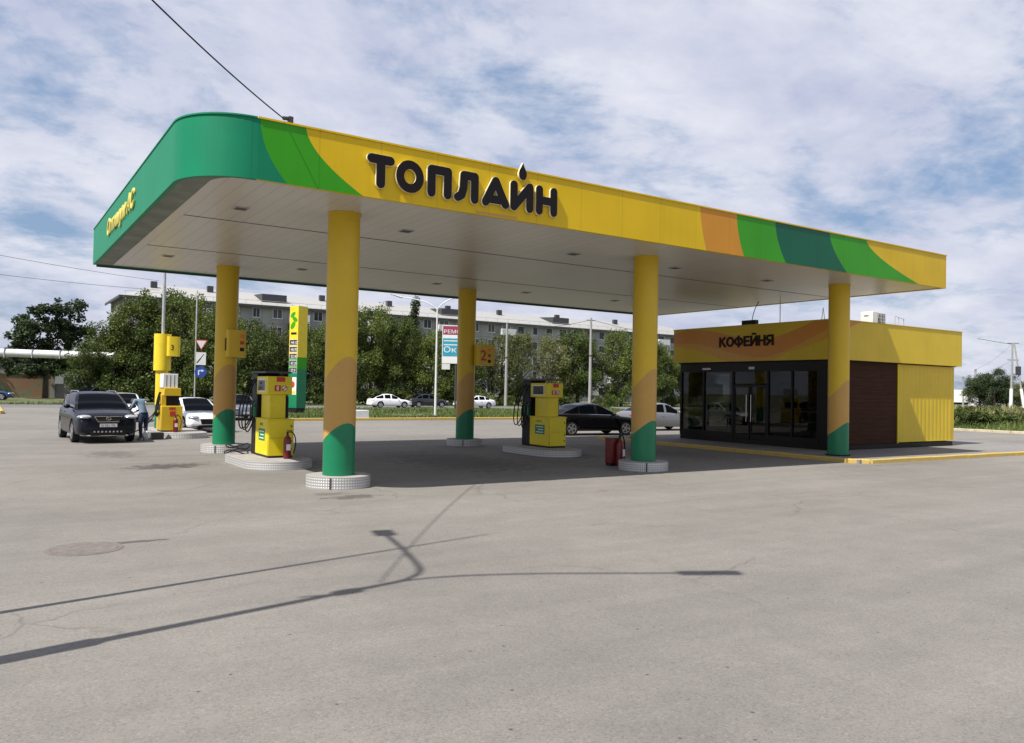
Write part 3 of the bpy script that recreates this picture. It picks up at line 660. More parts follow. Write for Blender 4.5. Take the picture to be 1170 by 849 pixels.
# ------------------------------------------------------------------ fuel pumps: local origin on the island, front end at -Y, display side -X
def hose(path, r=.022): return MB().tube(path, r, 8)
def bez(a, b, c, d, n=14):
    a, b, c, d = map(Vector, (a, b, c, d)); return [a * (1 - t) ** 3 + b * 3 * t * (1 - t) ** 2 + c * 3 * t * t * (1 - t) + d * t ** 3 for t in [i / n for i in range(n + 1)]]
def make_pump(label, loc):
    p = thing('fuel_pump', label, 'fuel pump', loc, 0, 'yellow fuel pumps')
    MB().box(-.31, .31, .02, 1.10, 0, .06).build('base', M['black'], p)
    cab = MB().box(-.33, .33, 0, 1.12, .05, .97).build('cabinet', M['py'], p, bevel=.02)
    MB().box(-.345, .345, -.012, 1.13, .965, .985).build('lip', M['py'], cab)
    MB().box(-.334, -.3305, .02, .024, .07, .95).box(-.31, .31, -.0035, -.0005, .50, .504).build('door_gap', M['black'], cab)
    for z in (.22, .42, .80): MB().box(.24, .28, -.012, -.001, z - .025, z + .025).build('lock', M['plastic'], cab, bevel=.004)
    st = MB().box(-.336, -.331, .28, .80, .42, .72).build('sticker', M['stgreen'], cab)
    for k in range(3): MB().box(-.339, -.3365, .34, .74 - .1 * (k % 2), .64 - k * .085, .665 - k * .085).build('text_line', M['white'], st)
    text_mesh('АИ-92', .1, .003, (-.3315, .72, .80), (0, -1, 0), (-1, 0, 0), M['stgreen'], 'lettering', cab)
    MB().box(-.24, .17, .22, .95, .985, 1.60).build('neck', M['py'], p, bevel=.01)
    MB().box(.172, .29, .35, .75, 1.0, 1.55).build('side_panel', M['black'], p, bevel=.01)
    hd = MB().box(-.32, .32, .18, 1.12, 1.60, 2.07).build('head', M['py'], p, bevel=.02)
    MB().box(-.334, -.321, .34, .98, 1.67, 2.00).build('display_frame', M['white'], hd)
    MB().box(-.338, -.3345, .37, .95, 1.70, 1.97).build('display', M['display'], hd)
    for k, tt in enumerate(('00.00', '00.00')): text_mesh(tt, .10, .002, (-.3385, .80, 1.86 - k * .12), (0, -1, 0), (-1, 0, 0), M['plastic'], 'digits', hd)
    MB().box(-.09, .13, .174, .179, 1.93, 2.055).build('sticker', M['signred'], hd)
    nf = MB().box(-.14, .02, .174, .179, 1.69, 1.84).build('sticker', M['signred'], hd)
    MB().box(-.09, -.03, .170, .1735, 1.71, 1.82).build('flame_mark', M['pink'], nf)
    ns = MB().lathe([(.075, 0), (.075, .004)], (.115, .174, 1.765), 24, axis='Y').build('sticker', M['signred'], hd)
    MB().lathe([(.055, 0), (.055, .003)], (.115, .170, 1.765), 24, axis='Y').build('disc', M['white'], ns)
    MB().extr([(-.05, -.03), (-.04, -.045), (.05, .03), (.04, .045)], (0, -.002, 0), (.115, .1695, 1.765), (1, 0, 0), (0, 0, 1)).build('bar', M['black'], ns)
    # dark hose tower at the rear end
    tw = MB().box(-.30, .30, 1.14, 1.62, .0, 2.15).build('hose_tower', M['black'], p, bevel=.02)
    for k in range(4): MB().box(-.305, -.3005, 1.20 + k * .1, 1.215 + k * .1, .1, 1.3).build('rib', M['plastic'], tw)
    MB().box(-.34, .34, .30, 1.64, 2.152, 2.20).build('top_cover', M['dmetal'], p)
    for sd in (-1, 1):
        for k, (yy, dz) in enumerate(((1.22, 0), (1.40, .02), (1.56, -.02))):
            x = sd * .33
            h = hose(bez((sd * .29, yy, 2.0 + dz), (sd * (.62 + .06 * k), yy + .05, 1.7), (sd * (.66 + .05 * k), yy + .1, -.25 + .1 * k), (x, yy, 1.02 + dz)), .018).build('hose', M['rubber'], p)
            nz = MB().box(x - .035, x + .035, yy - .03, yy + .03, 1.0 + dz, 1.26 + dz).tube([(x, yy, 1.2 + dz), (x + sd * .03, yy, 1.32 + dz), (x - sd * .02, yy - .04, 1.40 + dz)], .018, 6).build('nozzle', M['dmetal'] if k else M['stgreen'], p, bevel=.008)
    return p
pump1 = make_pump('yellow fuel pump standing between the two left columns', (.23, 4.55, .2))
pump2 = copy_tree(pump1); pump2.location = (9.28, 4.90, .2); pump2['label'] = 'yellow fuel pump in the shade in the middle of the canopy, black sedan behind it'
# price digits sign lying on the near pumps' roofs are unreadable: left as dark rooftop trays
p0 = thing('fuel_pump', 'far yellow fuel pump with tall white cabinet, beside the bent man', 'fuel pump', (-.1, 16.75, .2), 0, 'yellow fuel pumps')
MB().box(-.33, .33, .02, 1.0, 0, .06).build('base', M['black'], p0)
cab = MB().box(-.38, .38, 0, 1.0, .05, .98).build('cabinet', M['cy'], p0, bevel=.02)
MB().box(-.11, .12, -.006, -.001, .84, .93).build('sticker', M['signred'], cab); MB().box(-.08, .12, -.006, -.001, .60, .78).build('sticker', M['signred'], cab)
MB().box(-.25, .28, .2, .8, .98, 1.36).build('neck', M['black'], p0, bevel=.01)
MB().box(-.36, -.2, .12, .8, .98, 1.40).build('nozzle_bay', M['cy'], p0, bevel=.01)
MB().box(-.28, .32, .10, .9, 1.36, 1.66).build('head', M['cy'], p0, bevel=.015)
MB().box(-.31, .22, .2, .9, 1.66, 2.20).build('cabinet_top', M['white'], p0, bevel=.015)
for k in range(3): MB().box(-.2 + k * .14, -.18 + k * .14, .194, .199, 1.7, 2.15).build('groove', M['plastic'], p0)
for k, yy in enumerate((.3, .55)):
    hose(bez((-.36, yy, 1.5), (-.5, yy, 1.2), (-.55, yy + .1, .1), (-.37, yy, .8))).build('hose', M['rubber'], p0)
    MB().box(-.42, -.36, yy - .03, yy + .03, .8, 1.05).build('nozzle', M['dmetal'], p0, bevel=.008)
hose(bez((-.36, .42, 1.35), (-.50, .2, .45), (-1.1, -.1, .25), (-1.33, -.95, .70))).build('hose', M['rubber'], p0)
hose(bez((-.36, .7, 1.30), (-.45, .5, .35), (-1.0, .25, .12), (-1.45, -.65, .0 + .02))).build('hose', M['rubber'], p0)

# ------------------------------------------------------------------ yellow sleeve lamp post beside the far pump
lp = thing('lamp_post', 'grey lamp post in a yellow and green sleeve behind the far left pump', 'lamp post', (0, 19.6, .2))
MB().tube([(0, 0, 0), (.0, 0, 8.6)], .07, 12, r2=.055).build('pole', M['gmetal'], lp)
MB().lathe([(.24, .0), (.24, .95)], seg=32).build('sleeve', M['cg'], lp); MB().lathe([(.24, .953), (.24, 2.35)], seg=32).build('sleeve', M['py2'], lp)
MB().lathe([(.33, 2.353), (.33, 3.85)], seg=32).build('upper_sleeve', M['py2'], lp)
bx = MB().prism(rrect(.10, .62, -.42, .02, .12), 2.95, 3.75).build('number_box', M['py2'], lp)
text_mesh('3', .3, .006, (.22, -.421, 3.2), (1, 0, 0), (0, -1, 0), M['black'], 'digit', bx)
MB().tube([(0, 0, 8.5), (.4, -.5, 8.7), (.9, -1.1, 8.75)], .03, 8).build('arm', M['gmetal'], lp); MB().box(.75, 1.05, -1.5, -1.0, 8.7, 8.8).build('lantern', M['gmetal'], lp, bevel=.02)

# ------------------------------------------------------------------ fire extinguishers
def extinguisher(loc, label, s=1.0, rz=0):
    e = thing('fire_extinguisher', label, 'fire extinguisher', loc, rz, 'red fire extinguishers'); e.scale = (s, s, s)
    MB().lathe([(.07, 0), (.085, .01), (.09, .04), (.09, .42), (.075, .49), (.035, .53), (.03, .56)], seg=20).build('cylinder', M['red'], e)
    MB().box(-.02, .02, -.02, .02, .56, .61).box(-.02, .12, -.012, .012, .61, .635).box(-.02, .11, -.01, .01, .65, .665).build('valve', M['black'], e, bevel=.004)
    MB().tube(bez((-.02, 0, .6), (.2, 0, .72), (.24, -.02, .35), (.14, -.03, .12)), .014, 7).build('hose', M['rubber'], e)
    MB().box(-.05, .05, -.094, -.088, .2, .34).build('label_plate', M['white'], e)
    return e
extinguisher((.30, 4.25, .2), 'red fire extinguisher in front of the near left pump', 1.08)
extinguisher((-.02, 16.45, .2), 'red fire extinguisher at the foot of the far left pump', 1.0)
extinguisher((8.50, 1.02, 0), 'wide red fire extinguisher on the ground left of the middle front column', 1.35, .4)
e = thing('fire_box', 'dark red fire box standing left of the middle front column', 'fire box', (8.36, 1.20, 0))
MB().box(-.13, .13, -.13, .13, .08, .74).build('cabinet', M['red'], e, bevel=.01); MB().box(-.11, .11, -.11, .11, 0, .08).build('foot', M['black'], e); MB().box(-.14, .14, -.14, .14, .74, .77).build('lid', M['dmetal'], e)
# small black box on the far island's end
t = MB().box(-.2, .2, -.2, .2, 0, .24).build('crate', M['dmetal'], None, bevel=.01, loc=(-.78, 15.75, 0)); tag(t, 'small dark box on the asphalt at the end of the farthest island', 'box')
# bucket/ hose coil at near pump
t = thing('hose_coil', 'black air hose heap behind the near left pump', 'hose', (-.42, 6.3, .2))
for k in range(2): MB().tube([(.3 * math.cos(a) + .04 * k, .34 * math.sin(a), .05 + .14 * k + .06 * math.sin(a * 2 + k)) for a in [2 * PI * i / 20 for i in range(21)]], .017, 6).build('loop', M['rubber'], t)

# ------------------------------------------------------------------ coffee shop
cf = thing('coffee_shop', 'low yellow coffee shop kiosk with dark glass front and brown side cladding', 'kiosk', (0, 0, 0))
CX0, CX1, CY0, CY1, CZ = 18.47, 26.40, 1.33, 8.60, .118
F0, F1 = 3.29, 4.66
# fascia ring
mb = MB()
mb.box(18.26, 18.40, 1.12, 8.81, F0, F1); mb.box(18.403, 26.61, 1.12, 1.26, F0, F1); mb.box(26.47, 26.61, 1.263, 8.81, F0, F1); mb.box(18.403, 26.467, 8.67, 8.81, F0, F1)
fa = mb.build('fascia', M['fcafe'], cf)
MB().box(18.24, 26.63, 1.10, 1.30, F1 + .002, F1 + .03).box(18.24, 18.44, 1.303, 8.83, F1 + .002, F1 + .03).build('flashing', M['corry'], cf)
MB().box(18.41, 26.46, 1.27, 8.66, 4.2, 4.3).build('roof', M['gmetal'], cf)
MB().box(18.41, 26.46, 1.27, 8.66, F0 - .03, F0 + .03).build('fascia_underside', M['frame'], cf)
# orange sweep painted on the front, running round the corner
def wave(pts, X, y0, y1, name='sweep', mat=None, parent=None):
    top = [p[0] for p in pts]; n = len(pts); mb = MB()
    for i, (yy, zt, zb) in enumerate(pts): mb.v += [(X, yy, zt), (X, yy, zb)]
    for i in range(n - 1): mb.face((2 * i, 2 * i + 1, 2 * i + 3, 2 * i + 2))
    return mb.build(name, mat, parent)
def zc(v): return max(F0 + .01, min(F1 - .01, v))
pts = []
for i in range(61):
    s = i / 60; yy = 8.80 - s * 7.67
    # crest near the far end, trough at mid, rising to the corner
    c = 4.05 + .30 * math.cos((s - .10) * 2 * PI / 1.05) + .45 * max(0, s - .62) / .38
    wd = .24 + .10 * math.sin(s * PI)
    pts.append((yy, zc(c + wd), zc(c - wd)))
wave(pts, 18.257, 0, 0, mat=M['orgwave'], parent=fa)
pts2 = [(y, zc(b), zc(b - .28 * (0.3 + abs(math.sin(i * .07))))) for i, (y, t_, b) in enumerate(pts)]
wave(pts2, 18.2565, 0, 0, mat=M['tanwave'], parent=fa)
mb = MB(); n = 16
for i in range(n + 1):
    s = i / n; x = 18.262 + s * 1.5; mb.v += [(x, 1.117, F1 - .01), (x, 1.117, zc(4.02 + (F1 - 4.02) * s ** .8))]
for i in range(n): mb.face((2 * i, 2 * i + 1, 2 * i + 3, 2 * i + 2))
mb.build('sweep', M['orgwave'], fa)
def sletter(strokes, y0, w, rings=(), H=.40, SW=.076, z0=3.86, dep=.03):
    """upright letter on the shop front: strokes in unit coordinates, read towards -Y"""
    mb = MB(); k = 0; r = SW / 2; X = 18.255; U = (0, -1, 0); V = (0, 0, 1)
    def sq(p, q):
        p = Vector(p); q = Vector(q); t = (q - p).normalized(); n = Vector((-t.y, t.x)) * r; p = p - t * r * .98; q = q + t * r * .98
        return [tuple(p + n), tuple(p - n), tuple(q - n), tuple(q + n)]
    for (a, b) in strokes:
        pa = (r + a[0] * (w - SW), r + a[1] * (H - SW)); pb = (r + b[0] * (w - SW), r + b[1] * (H - SW))
        mb.extr(sq(pa, pb), (-dep - k * .0015, 0, 0), (X, y0, z0), U, V); k += 1
    for (cx_, cy_, rx_, ry_, a0, a1) in rings:
        cx_, cy_, rx_, ry_ = cx_ * w, cy_ * H, rx_ * w, ry_ * H; S = 28; b = len(mb.v); dd = dep + k * .0015; k += 1
        for xx in (X, X - dd):
            for f in (0, SW):
                for q in range(S + 1): a = R(a0 + (a1 - a0) * q / S); mb.v.append((xx, y0 - (cx_ + (rx_ - f) * math.cos(a)), z0 + cy_ + (ry_ - f) * math.sin(a)))
        n = S + 1
        for q in range(S):
            for e in ((0, 1), (3, 2)): mb.face((b + e[0] * n + q, b + e[0] * n + q + 1, b + e[1] * n + q + 1, b + e[1] * n + q))
            mb.face((b + q, b + q + 1, b + 2 * n + q + 1, b + 2 * n + q)); mb.face((b + n + q, b + n + q + 1, b + 3 * n + q + 1, b + 3 * n + q))
    mb.build('letter', M['letter'], fa)
sletter([((0, 0), (0, 1)), ((0, .45), (.9, 1)), ((.3, .55), (1, 0))], 6.28, .33)
sletter([], 5.92, .37, [(.5, .5, .5, .5, 0, 360)])
sletter([((.5, -.1), (.5, 1.1))], 5.52, .42, [(.5, .5, .5, .42, 0, 360)])
sletter([((0, 0), (0, 1)), ((0, 0), (1, 0)), ((0, .5), (.9, .5)), ((0, 1), (1, 1))], 5.06, .28)
sletter([((0, 0), (0, 1)), ((0, 0), (1, 1)), ((1, 0), (1, 1)), ((.3, 1.32), (.7, 1.32))], 4.74, .33)
sletter([((0, 0), (0, 1)), ((1, 0), (1, 1)), ((0, .5), (1, .5))], 4.37, .33)
sletter([((1, 0), (1, 1)), ((.4, 1), (1, 1)), ((.4, .42), (1, .42)), ((.55, .42), (.02, 0))], 4.0, .33, [(.42, .70, .42, .30, 90, 270)])
# side walls
MB().box(18.60, 22.46, CY0, CY0 + .12, .30, F0 - .04).build('side_cladding', M['wood'], cf)
rib = []; xx = 22.50
while xx < CX1 - .26: rib += [(xx, CY0 - .012), (xx + .012, CY0 - .0155), (xx + .225, CY0 - .0155), (xx + .237, CY0 - .012)]; xx += .27
MB().prism([(22.463, CY0 - .012)] + rib + [(CX1, CY0 - .012), (CX1, CY0 + .12), (22.463, CY0 + .12)], .34, F0 - .04).build('yellow_wall', M['fcafe'], cf)
MB().box(22.46, CX1 + .01, CY0 - .05, CY0 - .04, .335, .36).build('drip_edge', M['py'], cf)
MB().box(CX1 - .12, CX1, CY0 + .123, CY1, .34, F0 - .04).build('yellow_wall', M['corry'], cf)
MB().box(22.40, 22.462, CY0 - .035, CY0 + .1, .30, F0 - .04).build('corner_trim', M['py'], cf)
MB().box(18.50, CX1 + .005, CY0 + .04, CY1, CZ, .29).build('plinth', M['frame'], cf)
MB().box(21.6, CX1 - .13, CY1 - .12, CY1, .3, F0 - .04).build('rear_wall', M['corry'], cf)
MB().box(18.62, 26.25, 1.5, 8.45, .292, .30).build('floor', M['interior'], cf)
MB().box(24.0, 24.08, 1.47, 8.4, .31, F0 - .05).build('partition', M['interior'], cf)
# front glazing
fr = MB(); FX = 18.50
ys = [1.34, 1.92, 4.10, 5.78, 7.30, 8.56]
for y in ys: fr.box(FX - .03, FX + .09, y - .045, y + .045, .292, 2.90)
fr.box(FX - .03, FX + .09, 3.02 - .03, 3.02 + .03, .5, 2.90)
fr.box(FX - .028, FX + .088, 1.3, 8.6, 2.902, F0 - .035); fr.box(FX - .028, FX + .088, 1.965, 4.05, .295, .50); fr.box(FX - .028, FX + .088, 5.83, 8.51, .295, .52)
fr.box(FX - .026, FX + .086, 1.39, 1.87, .295, 2.898)
fr.build('shop_front', M['frame'], cf)
for (a, b, z0) in ((1.97, 2.985, .502), (3.055, 4.05, .502), (5.83, 7.25, .522), (7.35, 8.51, .522)):
    g = MB().box(FX + .02, FX + .03, a, b, z0, 2.898).build('shop_window', M['shopglass'], cf)
for k, (a, b) in enumerate(((4.15, 4.92), (4.96, 5.73))):
    d = MB().box(FX - .01, FX + .05, a, a + .06, .30, 2.40).box(FX - .01, FX + .05, b - .06, b, .30, 2.40).box(FX - .01, FX + .05, a + .062, b - .062, 2.30, 2.40).box(FX - .01, FX + .05, a + .062, b - .062, .30, .48).build('door', M['frame'], cf)
    MB().box(FX + .015, FX + .025, a + .062, b - .062, .482, 2.298).build('pane', M['shopglass'], d)
    hx = b - .09 if k == 0 else a + .09
    MB().tube([(FX - .02, hx, .95), (FX - .08, hx, .97), (FX - .08, hx, 2.0), (FX - .02, hx, 2.02)], .014, 8).build('handle', M['chrome'], d)
MB().box(FX + .02, FX + .03, 4.15, 5.73, 2.43, 2.898).build('transom', M['shopglass'], cf)
# glazed return at the far corner
fr = MB()
for x in (18.62, 20.1, 21.55): fr.box(x - .04, x + .04, CY1 - .10, CY1, .292, 2.90)
fr.box(18.6, 21.59, CY1 - .098, CY1 - .002, 2.902, F0 - .035); fr.box(18.66, 21.5, CY1 - .098, CY1 - .002, .295, .6); fr.build('shop_front', M['frame'], cf)
for a, b in ((18.66, 20.06), (20.14, 21.51)): MB().box(a, b, CY1 - .06, CY1 - .05, .6, 2.9).build('shop_window', M['shopglass'], cf)
# interior: counter, shelves with goods, tables
ct = MB().box(21.6, 22.2, 3.0, 6.3, .30, 1.35).build('counter', M['interior'], cf); MB().box(21.52, 22.25, 2.95, 6.35, 1.352, 1.39).build('counter_top', M['white'], ct)
sh = MB()
for k in range(5): sh.box(23.55, 23.98, 2.2, 7.6, .7 + k * .45, .73 + k * .45)
sh.build('shelf', M['frame'], cf)
gd = MB(); random.seed(3)
for k in range(5):
    y = 2.3
    while y < 7.5:
        ww = random.uniform(.08, .22); gd.box(23.62, 23.85, y, y + ww * .85, .732 + k * .45, .732 + k * .45 + random.uniform(.15, .33)); y += ww
gd.build('shelf_goods', M['shelfm'], cf)
for (y, z) in ((2.4, 2.1), (6.6, 1.9)): MB().box(18.8, 18.83, y, y + .8, z, z + .5).build('window_poster', M['interior'], cf)
MB().box(18.44, 18.50, 4.72, 4.98, 2.98, 3.08).build('exterior_light', M['wmetal'], cf, bevel=.01); MB().box(18.44, 18.47, 6.9, 7.35, 2.98, 3.06).build('exterior_light', M['wmetal'], cf, bevel=.01)
# things inside the window
t = thing('cafe_table', 'small cafe table behind the right shop window', 'table', (19.5, 2.9, .30)); MB().lathe([(.35, .72), (.35, .75)], seg=24).build('table_top', M['white'], t); MB().tube([(0, 0, .01), (0, 0, .72)], .03).build('leg', M['dmetal'], t)
t = thing('cafe_table', 'small cafe table behind the left shop window', 'table', (19.6, 7.0, .30)); MB().lathe([(.35, .72), (.35, .75)], seg=24).build('table_top', M['white'], t); MB().tube([(0, 0, .01), (0, 0, .72)], .03).build('leg', M['dmetal'], t)
# roof equipment
t = thing('air_conditioner', 'white air conditioner unit on the coffee shop roof edge', 'air conditioner', (21.75, 1.95, 4.30))
MB().box(-.36, -.02, -.25, .25, .12, .90).build('case', M['white'], t, bevel=.015)
for k in (-.3, -.1): MB().box(k - .03, k + .03, -.2, .2, .0, .12).build('foot', M['gmetal'], t)
MB().box(-.363, -.3605, -.08, .10, .72, .76).box(-.403, -.4005, -.08, .10, .42, .47).build('badge', M['plastic'], t)
t2 = thing('air_conditioner', 'dark grilled air conditioner right beside the white one on the roof', 'air conditioner', (22.05, 1.95, 4.30))
MB().box(-.30, .30, -.17, .17, .12, .86).build('case', M['dmetal'], t2, bevel=.015)
g = MB()
for k in range(6): g.box(-.27 + k * .1, -.262 + k * .1, -.185, -.172, .16, .84)
for k in range(6): g.box(-.28, .28, -.188, -.1855, .2 + k * .12, .21 + k * .12)
g.build('grille', M['wmetal'], t2)
for k in (-.24, .24): MB().box(k - .03, k + .03, -.2, .2, .0, .12).build('foot', M['gmetal'], t2)
t = thing('pipe_frame', 'thin grey metal bracket frame on the roof right of the air conditioners', 'frame', (23.6, 2.0, 4.30))
MB().tube([(-.25, 0, 0), (-.25, 0, .86), (.35, 0, .78), (.35, 0, 0)], .018, 6).build('tube', M['gmetal'], t); MB().tube([(.0, 0, .84), (.0, 0, 0)], .012, 6).build('upright', M['gmetal'], t)
t = thing('roof_antenna', 'thin upright aerial on the coffee shop roof', 'aerial', (18.9, 3.9, 4.30)); MB().tube([(0, 0, 0), (0, 0, 1.9)], .016, 6).build('mast', M['gmetal'], t); MB().box(-.06, .06, -.06, .06, 0, .05).build('base', M['gmetal'], t)
t = thing('roof_floodlight', 'small dark floodlight box on the coffee shop roof above the sign', 'floodlight', (18.7, 5.15, 4.30))
MB().box(-.1, .1, -.33, .33, .42, .60).build('housing', M['black'], t, bevel=.01); MB().tube([(0, 0, 0), (0, 0, .42)], .03, 6).build('stem', M['dmetal'], t); MB().tube(bez((0, -.1, .6), (0, -.2, 1.1), (.1, -.3, 1.3), (.3, -.5, 1.7)), .014, 6).build('wire', M['rubber'], t)
t = thing('cable_trestle', 'small A shaped wire trestle on the coffee shop roof edge', 'trestle', (18.7, 1.9, 4.30)); MB().tube([(0, -.12, 0), (0, 0, .85), (0, .12, 0)], .015, 6).build('leg', M['gmetal'], t)

# ------------------------------------------------------------------ cars (local +X forward)
def interp(pts, x):
    if x <= pts[0][0]: return pts[0][1]
    for (a, b), (c, d) in zip(pts[:-1], pts[1:]):
        if x <= c:
            t = (x - a) / (c - a); t2 = t * t * (3 - 2 * t) * .4 + t * .6; return b + (d - b) * t2
    return pts[-1][1]
def ellipsoid(c, r, su=14, sv=8, mb=None, mi=0):
    mb = mb or MB(); b = len(mb.v)
    for i in range(1, sv):
        ph = PI * i / sv
        for k in range(su): th = 2 * PI * k / su; mb.v.append((c[0] + r[0] * math.sin(ph) * math.cos(th), c[1] + r[1] * math.sin(ph) * math.sin(th), c[2] + r[2] * math.cos(ph)))
    mb.v += [(c[0], c[1], c[2] + r[2]), (c[0], c[1], c[2] - r[2])]; T = len(mb.v) - 2
    for i in range(sv - 2):
        for k in range(su): j = (k + 1) % su; mb.face((b + i * su + k, b + (i + 1) * su + k, b + (i + 1) * su + j, b + i * su + j), mi, True)
    for k in range(su):
        j = (k + 1) % su; mb.face((T, b + k, b + j), mi, True); mb.face((T + 1, b + (sv - 2) * su + j, b + (sv - 2) * su + k), mi, True)
    return mb
def make_car(name, label, cat, loc, rz, L_, W, deck, roof, wheels, wr, col, clear=.2, taper=.10, front='sedan', group=None, pillars=(), plate=True):
    """deck/roof: (x,z) profiles; roof starts and ends on the deck"""
    car = thing(name, label, cat, loc, rz, group); hw = W / 2; hl = L_ / 2; paintm = CP[col]
    S = 56; xs = [-hl * math.cos(PI * i / S) for i in range(S + 1)]; xs = [.35 * a + .65 * (-hl + L_ * i / S) for i, a in enumerate(xs)]
    def plan(x): u = abs(x) / hl; return hw * (1 - taper * u ** 5 - .05 * u ** 24)
    mb = MB(); npt = 11; secs = []
    for i, x in enumerate(xs):
        wd = plan(x); zd = interp(deck, x); u = abs(x) / hl; zb = clear + .05 + .10 * u ** 8; e = .0
        zm = zb + (zd - zb) * .55
        half = [(0, zb), (wd * .55, zb), (wd * .9, zb), (wd * .975, zb + .05), (wd * 1.0, zb + (zm - zb) * .5), (wd * .995, zm), (wd * .985, zm + (zd - zm) * .45), (wd * .955, zd - .07), (wd * .90, zd - .015), (wd * .62, zd + .015), (0, zd + .03)]
        b = len(mb.v); ring = [(x, y, z) for y, z in half] + [(x, -y, z) for y, z in half[-2:0:-1]]
        mb.v += ring; secs.append(b)
    nr = 2 * npt - 2
    for i in range(S):
        for k in range(nr): j = (k + 1) % nr; mb.face((secs[i] + k, secs[i + 1] + k, secs[i + 1] + j, secs[i] + j), 0, True)
    mb.face([secs[0] + k for k in range(nr)], 0, False); mb.face([secs[-1] + nr - 1 - k for k in range(nr)], 0, False)
    body = mb.build('body', [paintm, M['black']], None)
    # wheel wells cut into the shell
    for wx in wheels:
        for sd in (-1, 1):
            cut = MB().lathe([(wr + .055, -.30), (wr + .055, .30)], (wx, sd * (hw - .08), wr + .01), 30, axis='Y', mi=1).build('cut', [paintm, M['black']])
            md = body.modifiers.new('b', 'BOOLEAN'); md.operation = 'DIFFERENCE'; md.object = cut; md.solver = 'EXACT'
    dg = bpy.context.evaluated_depsgraph_get(); dg.update(); me = bpy.data.meshes.new_from_object(body.evaluated_get(dg))
    cuts = [m.object for m in body.modifiers]; body.modifiers.clear(); body.data = me; me.set_sharp_from_angle(angle=R(50)); me.name = 'body'; body.parent = car
    for c in cuts: bpy.data.objects.remove(c)
    # greenhouse
    rx0, rx1 = roof[0][0], roof[-1][0]; zr = max(z for _, z in roof); n = 44; G = {k: MB() for k in ('cabin', 'windshield', 'rear_window', 'side_window')}
    mb = MB(); rows = []
    xs = [rx0 + (rx1 - rx0) * i / n for i in range(n + 1)]
    # x where the roof proper begins and ends
    xr = [x for x, z in roof if z > zr - .12]; xa, xb = min(xr), max(xr)
    for x in xs:
        zt = interp(roof, x); zd = interp(deck, x) - .03; h = max(0, min(1, (zt - zd) / (zr - zd))); wb = plan(x) * .905; wt = hw * .70
        y1 = wb - (wb - wt) * h ** 1.1
        crv = [(wb, zd), (wb - (wb - y1) * .12, zd + (zt - zd) * .10), (wb - (wb - y1) * .48, zd + (zt - zd) * .50), (y1 + (wb - y1) * .08, zd + (zt - zd) * .88), (y1 - .02, zt - .03 * h), (y1 - .09, zt - .005), (y1 * .5, zt + .018), (0, zt + .025)]
        b = len(mb.v); mb.v += [(x, y, z) for y, z in crv] + [(x, -y, z) for y, z in crv]; rows.append((b, h))
    nc = 8; groups = {'cabin': [], 'windshield': [], 'rear_window': [], 'side_window': []}
    for i in range(n):
        xm = (xs[i] + xs[i + 1]) / 2; b0, h0 = rows[i]; b1, h1 = rows[i + 1]; h = (h0 + h1) / 2
        for sd in (0, 1):
            for k in range(nc - 1):
                q = [b0 + sd * nc + k, b1 + sd * nc + k, b1 + sd * nc + k + 1, b0 + sd * nc + k + 1]
                if sd: q = q[::-1]
                g = 'cabin'; key = None
                if k >= 5 and xm > xb + .03: g = 'windshield'
                elif k >= 5 and xm < xa - .03 and front != 'wagonback': g = 'rear_window'
                elif k >= 5 and xm < xa - .03 and h > .3: g = 'rear_window'
                elif 1 <= k <= 2 and h > .42 and not any(abs(xm - p) < .05 for p in pillars): g = 'side_window'
                groups.setdefault((g, sd, sum(p < xm for p in pillars)) if g == 'side_window' else g, []).append(q)
    for g, fl in list(groups.items()):
        if not fl: continue
        m2 = MB(); used = {}; 
        for q in fl:
            ids = []
            for v in q:
                if v not in used: used[v] = len(m2.v); m2.v.append(mb.v[v])
                ids.append(used[v])
            m2.face(ids, 0, True)
        g = g if isinstance(g, str) else g[0]
        m2.build(g, paintm if g == 'cabin' else M['carglass'], car)
    # wheels
    wt_ = MB().lathe([(wr * .66, -.10), (wr * .97, -.105), (wr, -.07), (wr, .07), (wr * .97, .105), (wr * .66, .10)], seg=32, axis='Y'); first = None
    for wx in wheels:
        for sd in (-1, 1):
            if first is None:
                wh = wt_.build('wheel', M['rubber'], car); ri = MB()
                ri.lathe([(wr * .67, -.085), (wr * .67, .085)], seg=28, axis='Y', mi=1)
                for a in range(5):
                    th = 2 * PI * a / 5; c, s = math.cos(th), math.sin(th); o = .05
                    for yy in (-.102, .086):
                        pts = [(c * .04 - s * .035, s * .04 + c * .035), (c * wr * .64 - s * .05, s * wr * .64 + c * .05), (c * wr * .64 + s * .05, s * wr * .64 - c * .05), (c * .04 + s * .035, s * .04 - c * .035)]
                        ri.extr(pts, (0, .016, 0), (0, yy, 0), (1, 0, 0), (0, 0, 1), 0)
                ri.lathe([(.07, -.108), (.07, .108)], seg=16, axis='Y'); ri.tube([(wr * .66 * math.cos(2 * PI * k / 28), -.098, wr * .66 * math.sin(2 * PI * k / 28)) for k in range(29)], .012, 6)
                ri.tube([(wr * .66 * math.cos(2 * PI * k / 28), .098, wr * .66 * math.sin(2 * PI * k / 28)) for k in range(29)], .012, 6)
                rim = ri.build('rim', [M['rim'], M['black']], wh); first = (wh, rim)
            else: wh = first[0].copy(); COL.objects.link(wh); r2 = first[1].copy(); COL.objects.link(r2); r2.parent = wh
            wh.location = (wx, sd * (hw - .12), wr)
    zn = interp(deck, hl - .25); zt_ = interp(deck, -hl + .15)
